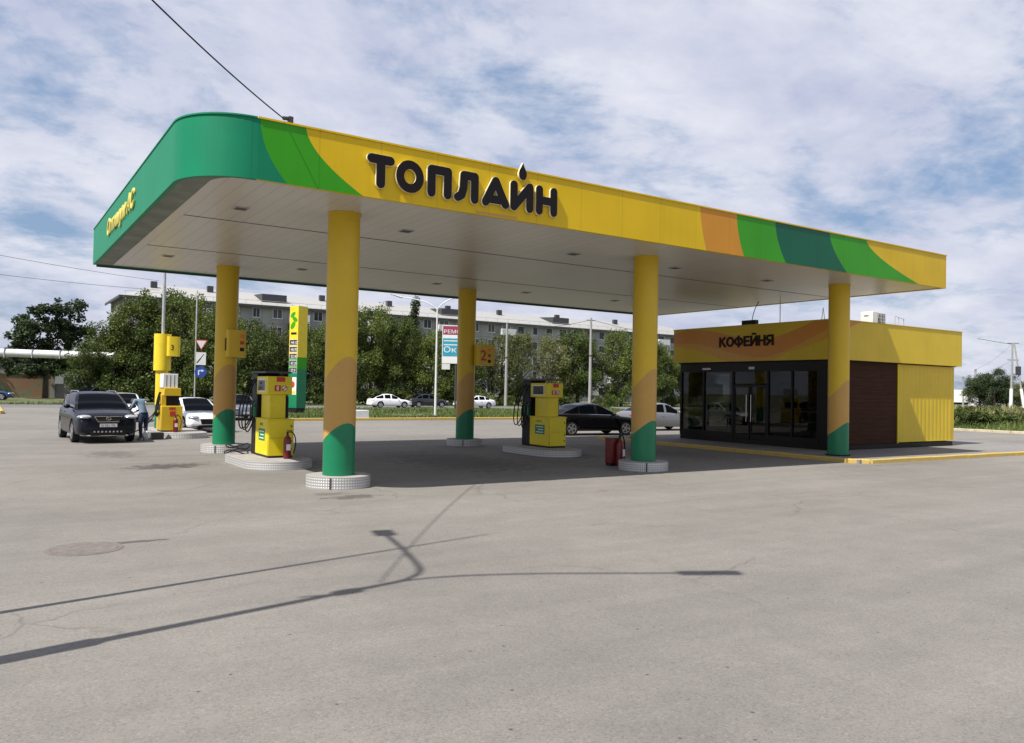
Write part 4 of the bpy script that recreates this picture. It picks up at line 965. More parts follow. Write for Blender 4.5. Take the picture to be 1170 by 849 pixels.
    for sd in (-1, 1):
        y = sd * hw * .72
        if front != 'none':
            hb = ellipsoid((hl - .22, y, zn - .08), (.24, .23, .078)); hb.build('headlight', M['lamp'], car)
            ellipsoid((hl - .075, sd * hw * .66, clear + .27), (.075, .10, .045)).build('fog_light', M['lamp'], car)
        ellipsoid((-hl + .16, y, zt_ - .13), (.17, .17, .085)).build('tail_light', M['tail'], car)
        mx = rx1 - .42; mz = interp(deck, mx) + .07
        mr = ellipsoid((mx, sd * (hw + .07), mz), (.07, .11, .075)); mr.tube([(mx, sd * (hw - .12), mz - .06), (mx, sd * (hw + .03), mz - .02)], .025, 6); mr.build('mirror', paintm, car)
        for k in range(len(pillars)):
            MB().box(pillars[k] - .32, pillars[k] - .16, sd * hw * .995 - .01, sd * hw * .995 + .02, .78 * zn / .80 + .04, .78 * zn / .80 + .065).build('door_handle', paintm, car, bevel=.006)
    if plate:
        pl = MB().box(hl - .01, hl + .012, -.26, .26, clear + .22, clear + .335).build('licence_plate', M['wmetal'], car)
        p2 = MB().box(-hl - .012, -hl + .03, -.26, .26, clear + .42, clear + .535).build('licence_plate', M['wmetal'], car)
        text_mesh('К 482 ОН', .095, .002, (hl + .0125, -.22, clear + .243), (0, 1, 0), (1, 0, 0), M['black'], 'lettering', pl, width=.42)
    MB().box(hl - .06, hl + .004, -hw * .55, hw * .55, clear + .06, clear + .17).build('lower_grille', M['black'], car, bevel=.01)
    return car, hl, hw, zn

# dark SUV facing the camera
suv, hl, hw, zn = make_car('suv', 'shiny black suv facing the camera with its headlights on the left of the forecourt', 'suv', (-2.72, 16.3, 0), R(-87), 4.75, 1.93,
    [(-2.36, .85), (-2.25, 1.06), (-1.9, 1.15), (0, 1.14), (1.0, 1.13), (1.55, 1.08), (2.05, .99), (2.26, .89), (2.36, .70)],
    [(-2.25, 1.08), (-2.0, 1.34), (-1.60, 1.58), (-.9, 1.67), (-.1, 1.68), (.25, 1.63), (.95, 1.31), (1.28, 1.11)], (-1.42, 1.36), .37, 'nearblack', clear=.20, taper=.11, pillars=(-.15, -1.05), plate=False)
gr = MB().extr([(-.40, .89), (.40, .89), (.30, .73), (-.30, .73)], (.03, 0, 0), (hl - .04, 0, 0), (0, 1, 0), (0, 0, 1)).build('grille', M['black'], suv)
MB().tube([(hl + .0, -.42, .90), (hl - .0, .42, .90), (hl + .01, .31, .725), (hl + .01, -.31, .725), (hl, -.42, .90)], .013, 6).build('grille_surround', M['chrome'], gr)
for k in range(3): MB().tube([(hl - .002, -.34, .77 + .035 * k), (hl - .002, .34, .77 + .035 * k)], .006, 5).build('slat', M['dmetal'], gr)
MB().tube([(hl + .015, .07 * math.cos(a), .825 + .05 * math.sin(a)) for a in [2 * PI * k / 20 for k in range(21)]], .008, 6).tube([(hl + .018, -.02, .855), (hl + .018, .0, .80), (hl + .018, .045, .80)], .008, 6).build('emblem', M['chrome'], gr)
pl = MB().box(hl - .0, hl + .02, -.26, .26, .55, .66).build('licence_plate', M['wmetal'], suv); text_mesh('О 731 ТК', .09, .002, (hl + .021, -.22, .573), (0, 1, 0), (1, 0, 0), M['black'], 'lettering', pl, width=.42)
for k in range(8): MB().box(hl - .02, hl + .012, -.44 + k * .115, -.39 + k * .115, .37, .42).build('running_light', M['lamp'], suv)
MB().tube([(hl - .25, -.80, .285), (hl - .03, -.6, .27), (hl + .0, 0, .265), (hl - .03, .6, .27), (hl - .25, .80, .285)], .016, 6).build('bumper_trim', M['chrome'], suv)
for sd in (-1, 1):
    MB().tube([(-1.6, sd * .60, 1.66), (-1.5, sd * .60, 1.71), (0.0, sd * .60, 1.72), (.25, sd * .60, 1.66)], .018, 6).build('roof_rail', M['chrome'], suv)
SED_D = [(-1.0, .74), (-.96, .92), (-.70, 1.0), (0, .98), (.45, .93), (.72, .87), (.92, .74), (1.0, .52)]
def sc(pts, l, h): return [(x * l / 2, z * h) for x, z in pts]
def sedan(name, label, cat, loc, rz, L_, W, H, col, hatch=False, group=None, **kw):
    k = H / 1.45
    deck = [(x * L_ / 2, z * k) for x, z in [(-1.0, .70), (-.97, .90), (-.85, .99), (-.5, .965), (0, .94), (.40, .90), (.70, .84), (.90, .74), (.97, .64), (1.0, .50)]]
    if hatch: roof = [(x * L_ / 2, z * k) for x, z in [(-.93, .96), (-.70, 1.22), (-.42, 1.42), (-.15, 1.45), (.02, 1.42), (.28, 1.14), (.46, .90)]]
    else: roof = [(x * L_ / 2, z * k) for x, z in [(-.80, .975), (-.62, 1.16), (-.40, 1.38), (-.14, 1.45), (.04, 1.42), (.30, 1.13), (.48, .90)]]
    return make_car(name, label, cat, loc, rz, L_, W, deck, roof, (-L_ * .29, L_ * .30), .32 * k, col, clear=.16, group=group, pillars=(-.02 * L_, -.20 * L_), **kw)
black, hl, hw, zn = sedan('sedan', 'long black sedan with chrome window trim parked behind the middle pump', 'car', (17.6, 13.6, 0), R(-8), 4.9, 1.85, 1.46, 'black')
for sd in (-1, 1):
    MB().tube([(-2.0, sd * hw * .93, .985), (-1.0, sd * hw * .945, .975), (0, sd * hw * .945, .955), (1.0, sd * hw * .93, .925)], .014, 6).build('window_trim', M['chrome'], black)
sedan('sedan', 'silver grey sedan beyond the black one, its nose hidden by the coffee shop', 'car', (24.3, 16.0, 0), R(-6), 4.6, 1.78, 1.46, 'silver')
solaris, hl, hw, zn = sedan('sedan', 'white sedan facing the camera between the far pump and the rear left column', 'car', (1.62, 21.3, 0), R(-84), 4.4, 1.72, 1.42, 'white')
MB().extr([(-.42, .58), (.42, .58), (.36, .36), (-.36, .36)], (.05, 0, 0), (hl - .035, 0, 0), (0, 1, 0), (0, 0, 1)).build('grille', M['black'], solaris)
sedan('hatchback', 'small white five door hatchback driving on the far road', 'car', (27.6, 57.2, 0), R(-3), 4.25, 1.68, 1.36, 'white', hatch=True)
sedan('sedan', 'black car right behind the white hatchback on the far road', 'car', (32.6, 58.8, 0), R(-3), 4.4, 1.75, 1.4, 'dark')
sedan('sedan', 'blue grey sedan seen between the rear left column and the near pump', 'car', (6.5, 32.6, 0), R(-92), 4.5, 1.75, 1.45, 'grey')
sedan('sedan', 'white sedan behind the black suv and the bent man', 'car', (.25, 31.6, 0), R(-95), 4.5, 1.75, 1.46, 'white')
sedan('sedan', 'dark car far behind the left side of the suv', 'car', (3.0, 74.5, 0), R(-140), 4.5, 1.75, 1.5, 'dark')
sedan('sedan', 'blue car cut by the left edge of the picture near the murals', 'car', (-5.6, 82.0, 0), R(-10), 4.5, 1.75, 1.5, 'blue')
sedan('sedan', 'white car half hidden behind the rear middle column on the far road', 'car', (37.3, 57.0, 0), R(180), 4.4, 1.72, 1.3, 'white')

# ------------------------------------------------------------------ bent man
def person(loc, rz):
    root = thing('person', 'person in pale denim shirt and dark jeans bending towards the suv, back to the camera', 'person', loc, rz)
    V, E, RD = [], [], []
    def add(p, r, par=None):
        V.append(p); RD.append(r); i = len(V) - 1
        if par is not None: E.append((par, i))
        return i
    # facing +Y local; lean forward
    pel = add((0, 0, .95), .15); ab = add((0, .05, 1.08), .135, pel); ch = add((0, .16, 1.28), .155, ab); sh = add((0, .25, 1.42), .12, ch); nk = add((0, .35, 1.42), .06, sh); hd = add((0, .45, 1.36), .088, nk); tp = add((0, .52, 1.28), .088, hd); add((0, .44, 1.24), .028, tp)
    for s in (-1, 1):
        h = add((s * .10, 0, .88), .105, pel); kn = add((s * .12, .03, .50), .072, h); an = add((s * .13, -.02, .12), .055, kn); he = add((s * .13, .02, .05), .05, an); add((s * .15, .17, .035), .038, he)
        so_ = add((s * .17, .24, 1.40), .075, sh); el = add((s * .26, .32, 1.14), .048, so_); wr_ = add((s * .17 - .02, .52, 1.0), .032, el); pm = add((s * .15 - .02, .60, .98), .034, wr_)
        for k in range(4):
            f = add((s * (.125 + .018 * k) - .02, .655 + .006 * (k in (1, 2)), .965), .0095, pm); add((s * (.125 + .018 * k) - .02, .685 + .008 * (k in (1, 2)), .945), .008, f)
        th_ = add((s * .10 - .02, .62, .97), .011, wr_); add((s * .09 - .02, .65, .955), .009, th_)
    me = bpy.data.meshes.new('body'); me.from_pydata(V, E, []); o = bpy.data.objects.new('body', me); COL.objects.link(o)
    md = o.modifiers.new('s', 'SKIN'); md.use_smooth_shade = True
    for i, r in enumerate(RD): me.skin_vertices[0].data[i].radius = (r, r * (.78 if i < 4 else 1))
    me.skin_vertices[0].data[0].use_root = True
    o.modifiers.new('u', 'SUBSURF').levels = 2
    dg = bpy.context.evaluated_depsgraph_get(); dg.update(); m2 = bpy.data.meshes.new_from_object(o.evaluated_get(dg)); o.modifiers.clear(); o.data = m2; m2.name = 'body'; o.parent = root
    for m in (M['skin'], M['denim'], M['bluejean'], M['shoe']): m2.materials.append(m)
    for p in m2.polygons:
        c = p.center; p.use_smooth = True
        if c.z < .09: mi = 3
        elif c.z < .965 and c.y < .3: mi = 2
        elif c.y > .345 and c.z > 1.18 and abs(c.x) < .125: mi = 0
        elif c.y > .50: mi = 0
        else: mi = 1
        p.material_index = mi
    ellipsoid((0, .515, 1.355), (.098, .09, .115)).build('hair', M['hair'], root)
    MB().lathe([(.160, .955), (.158, .985), (.148, .99)], seg=24).build('belt', M['black'], root).scale = (1, .8, 1)
    return root
person((-1.30, 15.35, 0), R(35))
t = thing('plastic_bag', 'crumpled white plastic bag at the feet of the bent man', 'bag', (-1.22, 15.28, 0))
b = ellipsoid((0, 0, .17), (.13, .09, .17)); random.seed(5); b.v = [(x + random.uniform(-.025, .025), y + random.uniform(-.02, .02), max(0.002, z + random.uniform(-.02, .02))) for x, y, z in b.v]; b.build('bag_body', M['white'], t)
MB().tube([(-.05, 0, .3), (-.03, 0, .42), (.03, 0, .42), (.05, 0, .3)], .008, 6).build('handle', M['white'], t)

# ------------------------------------------------------------------ lamp post beside the camera (its shadow falls across the forecourt)
lp = thing('street_lamp', 'tall grey street lamp with two arms beside the camera, known by its long shadow', 'street lamp', (-7.63, -9.065, 0))
MB().lathe([(.20, 0), (.20, .02), (.11, .03), (.105, 3.2), (.064, 3.3), (.045, 7.4)], seg=20).build('pole', M['gmetal'], lp)
MB().tube([(0, 0, 7.3), (0, .03, 7.6), (.04, .10, 7.74), (.08, .18, 7.82), (.12, .32, 7.9), (.15, .48, 7.95), (.24, .88, 7.99), (.39, 1.46, 8.0), (.60, 2.4, 8.0)], .034, 8).build('arm', M['gmetal'], lp)
a2 = MB().tube(bez((0, 0, 7.35), (.05, -.02, 7.9), (.35, -.22, 8.15), (1.1, -.6, 8.2)) + [(2.4, -1.3, 8.2)], .03, 8).build('arm', M['gmetal'], lp)
MB().box(-.13, .13, -.22, .22, -.05, .05).build('lantern', M['gmetal'], lp, bevel=.02, loc=(.64, 2.58, 8.0)).rotation_euler = (0, 0, R(-14))
l2 = MB().box(-.10, .10, -.36, .36, -.04, .04).build('lantern', M['gmetal'], lp, bevel=.02, loc=(2.70, -1.46, 8.2)); l2.rotation_euler = (0, 0, R(62))
MB().box(-.08, .10, -.09, .09, 6.42, 6.62).tube([(-.05, 0, 6.35), (-.35, .05, 6.35)], .02, 6).build('junction_box', M['gmetal'], lp)
def sag(p, q, s, n=24):
    p, q = Vector(p), Vector(q); return [p.lerp(q, i / n) - Vector((0, 0, s * 4 * (i / n) * (1 - i / n))) for i in range(n + 1)]
tag(MB().tube(sag((-7.63, -8.98, 7.15), (-1.86, -1.76, 6.74), .2), .011, 6).build('cable', M['rubber']), 'black feed cable rising from the canopy corner out of the picture', 'cable')
ml = thing('mast', 'slim grey mast left of the camera, casting the thin faint shadow', 'mast', (-7.3, -7.58, 0))
MB().lathe([(.06, 0), (.045, 3), (.018, 10.2)], seg=12).build('pole', M['gmetal'], ml); MB().lathe([(.1, 0), (.1, .03)], seg=12).build('base_plate', M['gmetal'], ml)

# ------------------------------------------------------------------ things on the grass strip
def pole_lamp(name, label, loc, h, arms, r=.09, mat='wmetal', rz=0):
    t = thing(name, label, 'street lamp', loc, rz); MB().tube([(0, 0, 0), (0, 0, h)], r, 12, r2=r * .6).build('pole', M[mat], t)
    for dx, dy, dz in arms:
        MB().tube(bez((0, 0, h - .1), (dx * .2, dy * .2, h + dz * .6), (dx * .5, dy * .5, h + dz * .8), (dx, dy, h + dz)), r * .45, 7).build('arm', M[mat], t)
        d = Vector((dx, dy, dz)).normalized(); e = Vector((dx, dy, h + dz)); MB().tube([e - d * .05, e + d * .15, e + d * .75], .09, 8, r2=.05).build('lantern', M['gmetal'], t)
    return t
pole_lamp('street_lamp', 'pale double arm street lamp on the grass strip left of the number two column', (20.9, 35.0, 0), 7.75, [(-2.2, 1.4, .75), (1.9, -1.2, 1.0)])
def conc_pole(label, loc, h, bars=()):
    t = thing('power_pole', label, 'power pole', loc, 0, 'concrete power poles'); MB().tube([(0, 0, 0), (0, 0, h)], .20, 12, r2=.11).build('pole', M['polec'], t)
    MB().lathe([(.19, h * .58), (.19, h * .58 + .14)], seg=14).build('clamp', M['dmetal'], t)
    for z, l in bars: MB().box(-l / 2, l / 2, -.04, .04, h - z, h - z + .07).build('crossbar', M['dmetal'], t)
    return t
conc_pole('concrete pole without wires, left of the middle pump, in front of pale trees', (46.7, 65.4, 0), 10.0)
conc_pole('concrete pole rising above the black sedan in front of the apartment block', (49.9, 53.3, 0), 10.1, [(.3, 1.2)])
t = thing('concrete_block', 'pale concrete block on the kerb right of the near front column', 'block', (13.0, 29.95, 0)); MB().box(-.5, .5, -.35, .35, 0, .62).build('slab', M['wmetal'], t, bevel=.03); MB().box(-.4, .4, -.36, -.353, .10, .12).build('groove', M['dmetal'], t)
# price stele
st = thing('price_stele', 'tall yellow and green price stele with a leaf emblem on the grass strip', 'price sign', (13.7, 43.6, 0), R(24))
MB().box(-.42, .42, -.42, .42, 0, .35).build('base', M['black'], st)
def stele_seg(z0, z1, m, nm='panel'): return MB().box(-.46, .46, -.46, .46, z0 + .002, z1 - .002).build(nm, m, st)
sy = M['py2']
stele_seg(.35, 3.25, M['cg']); stele_seg(3.25, 4.15, M['fl']); s3 = stele_seg(4.15, 8.0, sy)
W_ = -.463
em = MB()
for (cy_, cz_, a, rx, rz_) in ((.12, 7.35, .6, .30, .16), (-.1, 7.0, -.5, .30, .17), (.1, 6.55, .9, .34, .2)):
    em.extr([(rx * math.cos(t_) * math.cos(a) - rz_ * math.sin(t_) * math.sin(a), rx * math.cos(t_) * math.sin(a) + rz_ * math.sin(t_) * math.cos(a)) for t_ in [2 * PI * k / 16 for k in range(16)]], (-.004, 0, 0), (W_, cy_, cz_), (0, -1, 0), (0, 0, 1))
em.build('emblem', M['fl'], st)
MB().box(W_ - .004, W_, -.30, .30, 5.85, 6.02).build('name_bar', M['black'], st)
for k, (lab, pr) in enumerate((('92', '44.10'), ('95', '46.90'), ('98', '52.40'), ('ДТ', '47.30'), ('ГАЗ', '27.9'))):
    z = 5.05 - k * .52
    rw = MB().box(W_ - .006, W_, -.41, .41, z, z + .44).build('price_row', M['white'], st); MB().box(W_ - .010, W_ - .0065, -.395, .395, z + .025, z + .415).build('price_panel', M['dmetal'], rw)
    text_mesh(pr, .30, .004, (W_ - .0105, .24, z + .10), (0, -1, 0), (-1, 0, 0), M['white'], 'digits', rw)
ps = MB().box(W_ - .006, W_, -.40, .40, 1.35, 2.65).build('poster', M['white'], st); MB().box(W_ - .009, W_ - .0065, -.34, .34, 1.40, 1.62).build('stripe', sy, ps); MB().lathe([(.25, -.003), (.25, 0)], (W_ - .0065, 0, 2.1), 20, axis='X').build('picture', M['signred'], ps)
# signpost
sg = thing('signpost', 'thin grey signpost with a give way triangle, a white plate and a round blue arrow', 'signpost', (7.2, 47.6, 0)); sg.rotation_euler = (0, 0, R(-8))
MB().tube([(0, 0, 0), (0, 0, 8.6)], .05, 8).build('pole', M['gmetal'], sg)
tri = [(-.45, .39), (.45, .39), (0, -.39)]
a = MB().extr(tri, (0, -.02, 0), (.38, -.06, 4.95), (1, 0, 0), (0, 0, 1)).build('give_way_sign', M['signred'], sg); MB().extr([(x * .78, z * .78 + .02) for x, z in tri], (0, -.004, 0), (.38, -.0805, 4.95), (1, 0, 0), (0, 0, 1)).build('face', M['white'], a)
a = MB().box(.03, .73, -.08, -.06, 3.45, 4.40).build('route_sign', M['white'], sg); MB().extr(stroke_pts((.12, 3.62), (.34, 3.92), .08), (0, -.003, 0), (0, -.081, 0), (1, 0, 0), (0, 0, 1)).extr(stroke_pts((.34, 3.92), (.56, 4.25), .05), (0, -.003, 0), (0, -.0815, 0), (1, 0, 0), (0, 0, 1)).build('arrow', M['black'], a)
a = MB().lathe([(.42, -.08), (.42, -.06)], (.38, 0, 2.92), 28, axis='Y').build('arrow_sign', M['bluesign'], sg)
MB().extr(stroke_pts((-.14, -.2), (-.14, .1), .08), (0, -.003, 0), (.38, -.081, 2.92), (1, 0, 0), (0, 0, 1)).extr([(-.16, .06), (.08, .06), (.08, -.02), (.24, .10), (.08, .22), (.08, .14), (-.16, .14)], (0, -.003, 0), (.38, -.0825, 2.92), (1, 0, 0), (0, 0, 1)).build('arrow', M['white'], a)
# double billboard behind column two
bb = thing('billboard', 'teal and crimson advertising panel half hidden behind the number two column', 'billboard', (33.2, 53.9, 0)); bb.rotation_euler = (0, 0, R(-25))
MB().tube([(0, 0, 0), (0, 0, 4.6)], .1, 10).build('pole', M['dmetal'], bb)
pn = MB().box(-1.4, 1.4, -.12, .12, 4.5, 8.3).build('panel', M['white'], bb)
for z0, z1, m in ((7.35, 8.22, 'crim'), (5.2, 7.0, 'teal')): MB().box(-1.35, 1.35, -.125, -.1205, z0, z1).build('band', M[m], pn)
text_mesh('РЕМОНТ', .5, .004, (-1.25, -.126, 7.50), (1, 0, 0), (0, -1, 0), M['white'], 'lettering', pn, width=2.5, bold=.0)
text_mesh('Окна', .8, .004, (-1.25, -.126, 5.6), (1, 0, 0), (0, -1, 0), M['white'], 'lettering', pn, width=2.4, bold=.0)
for z in (6.7, 6.3): MB().box(-1.25, 1.2, -.129, -.1255, z, z + .1).build('text_line', M['white'], pn)
MB().box(-1.4, -.6, -.1, .1, 3.9, 4.46).build('small_panel', M['wmetal'], bb)

# ------------------------------------------------------------------ apartment block
ap = thing('apartment_block', 'long grey five storey apartment block with a pale sheet metal roof', 'building', (0, 0, 0))
AX0, AX1, AY0, AY1, AH = 9.95, 124.0, 105.6, 119.4, 14.0
MB().box(AX0, AX1, AY0, AY1, -.03, AH).build('wall', M['wallpanel'], ap)
mb = MB(); e = .75; zr = AH + 2.5; ym = (AY0 + AY1) / 2
mb.v = [(AX0 - e, AY0 - e, AH), (AX1 + e, AY0 - e, AH), (AX1 + e, AY1 + e, AH), (AX0 - e, AY1 + e, AH), (AX0 + 5.5, ym, zr), (AX1 - 5.5, ym, zr)]
for f in ((0, 1, 5, 4), (1, 2, 5), (2, 3, 4, 5), (3, 0, 4), (3, 2, 1, 0)): mb.face(f)
rf = mb.build('roof', M['roofsheet'], ap)
MB().box(AX0 - e, AX1 + e, AY0 - e - .02, AY0 - e + .1, AH - .35, AH - .003).box(AX0 - e - .02, AX0 - e + .1, AY0 - e + .11, AY1 + e, AH - .35, AH - .003).build('eaves_board', M['dmetal'], ap)
MB().tube([(AX0, AY0 - .5, AH + .65), (AX1, AY0 - .5, AH + .65)], .03, 5).build('roof_rail', M['gmetal'], rf)
rp = MB()
for k in range(50): x = AX0 + k * (AX1 - AX0) / 49; rp.box(x - .02, x + .02, AY0 - .52, AY0 - .48, AH + .02, AH + .65)
rp.build('rail_posts', M['gmetal'], rf)
for x in (14.5, 22.4, 40.0, 52.0, 63.5, 74.5, 88.0, 103.0):
    MB().box(x - .42, x + .42, ym - 2.0, ym - 1.3, zr - 1.0, zr + .35).build('chimney', M['dmetal'], rf)
for x in (31.0, 62.0, 86.0):
    d = MB(); d.v = [(x - 1.9, AY0 + 1.2, AH + .75), (x + 1.9, AY0 + 1.2, AH + .75), (x + 1.9, AY0 + 1.2, AH + 1.9), (x - 1.9, AY0 + 1.2, AH + 1.9), (x - 1.9, ym, AH + 2.2), (x + 1.9, ym, AH + 2.2), (x - 1.9, ym, AH + .8), (x + 1.9, ym, AH + .8)]
    for f in ((0, 1, 2, 3), (3, 2, 5, 4), (1, 7, 5, 2), (0, 3, 4, 6), (6, 4, 5, 7), (0, 6, 7, 1)): d.face(f)
    d.build('dormer', M['dmetal'], rf)
wf = MB().box(-.75, .75, -.05, .03, -.75, .75).build('window', M['wmetal'], ap); wp_ = MB().box(-.66, -.04, -.058, -.052, -.66, .66).box(.04, .66, -.058, -.052, -.66, .66).build('pane', M['winglass'], wf); MB_s = MB().box(-.8, .8, -.14, -.02, -.82, -.76).build('sill', M['wmetal'], wf)
cols_ = []; x = AX0 + 2.0
while x < AX1 - 1.5: cols_.append(x); x += 3.2
far = MB(); firstw = True; cnt = 0; random.seed(11)
for ci, x in enumerate(cols_):
    for fl in range(5):
        z = 2.0 + fl * 2.72; wd = (1.0, .72, 1.0, 1.25)[ci % 4]
        if cnt < 100 and x < 80:
            if firstw: o = wf; firstw = False
            else:
                o = wf.copy(); COL.objects.link(o); o.parent = ap
                for ch in (wp_, MB_s): c = ch.copy(); COL.objects.link(c); c.parent = o
            o.location = (x, AY0, z); o.scale = (wd, 1, 1); cnt += 1
        else: far.box(x - .75 * wd, x + .75 * wd, AY0 - .04, AY0 + .03, z - .75, z + .75, 0); far.box(x - .66 * wd, x + .66 * wd, AY0 - .048, AY0 - .042, z - .66, z + .66, 1)
fo = far.build('window', [M['wmetal'], M['winglass']], ap); fo['kind'] = 'stuff'
bal = None; glz = MB().box(-1.5, 1.5, -1.1, -.002, -.14, .95, 0).box(-1.5, 1.5, -1.08, -.002, .953, 2.35, 1).box(-1.5, 1.5, -1.1, -.002, 2.353, 2.45, 0)
for q_ in range(5): glz.box(-1.5 + q_ * .74, -1.44 + q_ * .74, -1.1, -1.083, .955, 2.35, 0)
glzo = None
for ci in range(3, len(cols_), 4):
    for fl in range(1, 5):
        if random.random() < .15: continue
        z = 2.0 + fl * 2.72
        if random.random() < .4:
            if glzo is None: glzo = glz.build('glazed_balcony', [M['wmetal'], M['winglass']], ap); o = glzo
            else: o = glzo.copy(); COL.objects.link(o); o.parent = ap
            o.location = (cols_[ci], AY0, z - .95); continue
        if bal is None:
            bal = MB().box(-1.5, 1.5, -1.1, -.002, -.14, 0).box(-1.5, 1.5, -1.1, -1.04, 0, .95).box(-1.5, -1.44, -1.035, -.002, 0, .95).box(1.44, 1.5, -1.035, -.002, 0, .95).build('balcony', M['wmetal'], ap); o = bal
        else: o = bal.copy(); COL.objects.link(o); o.parent = ap
        o.location = (cols_[ci], AY0, z - .95)
for z in range(5):
    o = wf.copy(); COL.objects.link(o); o.parent = ap; o.location = (AX0, ym, 2.0 + z * 2.72); o.rotation_euler = (0, 0, R(-90))
    for ch in (wp_, MB_s): c = ch.copy(); COL.objects.link(c); c.parent = o

# overhead heating pipe, mural wall, pale shed
t = thing('heating_pipe', 'pale overhead heating pipe crossing high above the side road at the far left', 'pipe', (0, 0, 0))
MB().tube([(-30, 92, 5.1), (-4.5, 85.3, 4.95), (5.6, 78.6, 4.75)], .42, 16).build('pipe_run', M['wmetal'], t)
for k in range(5):
    p = Vector((-4.5, 85.3, 4.95)).lerp(Vector((5.3, 78.8, 4.75)), k / 4 - .2); MB().box(-.04, .04, -.46, .46, -.46, .46).build('joint_band', M['gmetal'], t, loc=p).rotation_euler = (0, 0, R(-33))
MB().tube([(5.4, 78.75, 0), (5.4, 78.75, 4.4)], .22, 10).build('support', M['polec'], t)
t = thing('garage_wall', 'low wall painted with faded green and orange graffiti at the far left', 'wall', (-2.5, 97, 0))
MB().box(-5.2, 3.6, 0, .4, -.03, 2.8).build('painted_wall', M['mural'], t); MB().box(-5.3, 3.7, -.08, .48, 2.803, 2.95).build('coping', M['concrete'], t); MB().box(3.7, 7.2, .1, .5, -.03, 1.7).build('concrete_section', M['concrete'], t)
for k in (-5.45, 3.65): MB().box(k - .2, k + .2, -.12, .45, -.03, 3.1).build('pillar', M['concrete'], t)
t = thing('low_house', 'pale low house seen under the pipe behind the graffiti wall', 'house', (2.0, 112, 0)); MB().box(-12, 6, 0, 8, -.03, 3.6).build('wall', M['wmetal'], t); r_ = MB(); r_.extr([(-12.5, 3.6), (6.5, 3.6), (-3, 6.2)], (0, 9, 0), (0, -.5, 0), (1, 0, 0), (0, 0, 1)); r_.build('roof', M['dmetal'], t)
for x in (-8, -3, 2): MB().box(x - .6, x + .6, -.05, -.002, 1.2, 2.6).build('window', M['winglass'], t)

# right background
t = thing('truck', 'white box truck far behind the weeds on the right', 'truck', (*PX(1103, 175), 0), R(75)); MB().box(-3.4, 3.4, -1.25, 1.25, .95, 3.7).build('cargo_box', M['white'], t, bevel=.03); cbm = MB(); cbm.extr([(3.5, .5), (5.3, .5), (5.3, 1.6), (4.9, 2.6), (3.5, 2.7)], (0, 2.3, 0), (0, -1.15, 0), (1, 0, 0), (0, 0, 1)); cbm.build('cab', M['white'], t, bevel=.05)
MB().box(5.0, 5.25, -1, 1, 1.65, 2.35).build('windshield', M['carglass'], t); MB().box(-3.2, 3.4, -.5, .5, .5, .94).build('chassis', M['black'], t)
for x in (-2.2, 4.3):
    for y in (-1.05, 1.05): MB().lathe([(.3, -.14), (.48, -.14), (.48, .14), (.3, .14)], (x, y, .48), 20, axis='Y').build('wheel', M['rubber'], t)
sedan('sedan', 'white car far behind the weeds beside the white truck', 'car', (*PX(1120, 168), 0), R(-20), 4.5, 1.75, 1.45, 'white')
def plain_pole(label, loc, h, r=.12, mat='polec', cap=True):
    t = thing('utility_pole', label, 'pole', loc, 0, 'poles beyond the weeds'); MB().tube([(0, 0, 0), (0, 0, h)], r, 8, r2=r * .7).build('pole', M[mat], t)
    if cap: MB().box(-.5, .5, -.04, .04, h - .3, h - .2).build('crossbar', M['dmetal'], t)
plain_pole('concrete pole standing right of the white truck', (*PX(1115, 160), 0), 7.8, .26)
plain_pole('thin pole directly behind the cargo box of the white truck', (*PX(1108, 172), 0), 7.0, .16)
plain_pole('slim pole right next to the white road sign boards', (*PX(1139, 158), 0), 7.6, .22, cap=False)
plain_pole('leftmost thin pole at the corner of the coffee shop', (*PX(1101, 165), 0), 6.4, .18)
t = thing('road_sign', 'three white road sign boards stacked on one post beyond the weeds', 'road sign', (*PX(1132, 155), 0), R(-58)); MB().tube([(0, 0, 0), (0, 0, 5.3)], .07, 8).build('post', M['gmetal'], t)
for z0, z1 in ((4.1, 5.3), (3.25, 3.95), (2.5, 3.1)):
    b = MB().box(-.9, .9, -.1, -.07, z0, z1).build('board', M['white'], t); MB().box(-.25, .05, -.104, -.1005, z0 + .15, z1 - .15).box(-.5, .5, -.104, -.1005, z0 + .3, z0 + .36).build('symbol', M['plastic'], b)
t = thing('power_pole', 'tall A frame concrete pole with whitewashed foot and lamp arm at the right edge', 'power pole', (*PX(1158, 129), 0), R(-35))
MB().tube([(-.35, 0, 0), (-.1, 0, 11.0)], .2, 10, r2=.13).build('leg', M['polec'], t); MB().tube([(1.3, -.9, 0), (.2, 0, 10.8)], .17, 10, r2=.1).build('leg', M['polec'], t)
MB().tube([(-.35, 0, .0), (-.27, 0, 3.6)], .26, 12).build('whitewash', M['white'], t); MB().tube([(1.3, -.9, 0), (.92, -.6, 3.6)], .23, 12).build('whitewash', M['white'], t)
MB().tube(bez((0, 0, 10.8), (-1.5, 1.0, 11.0), (-3, 2, 11.6), (-4.2, 2.8, 11.8)), .05, 6).build('arm', M['dmetal'], t); MB().box(.3, .9, -.6, -.1, 5.8, 7.2).build('transformer_box', M['dmetal'], t)
for z in (10.9, 8.2): MB().box(-.9, .9, -.05, .05, z, z + .09).build('crossbar', M['dmetal'], t)
t = thing('far_town', 'distant pale buildings along the horizon at the right edge', 'buildings', (260, 95, 0)); MB().box(-20, 10, 0, 12, 0, 6).build('block', M['concrete'], t); MB().box(18, 40, -30, -18, 0, 7).build('block', M['wmetal'], t)
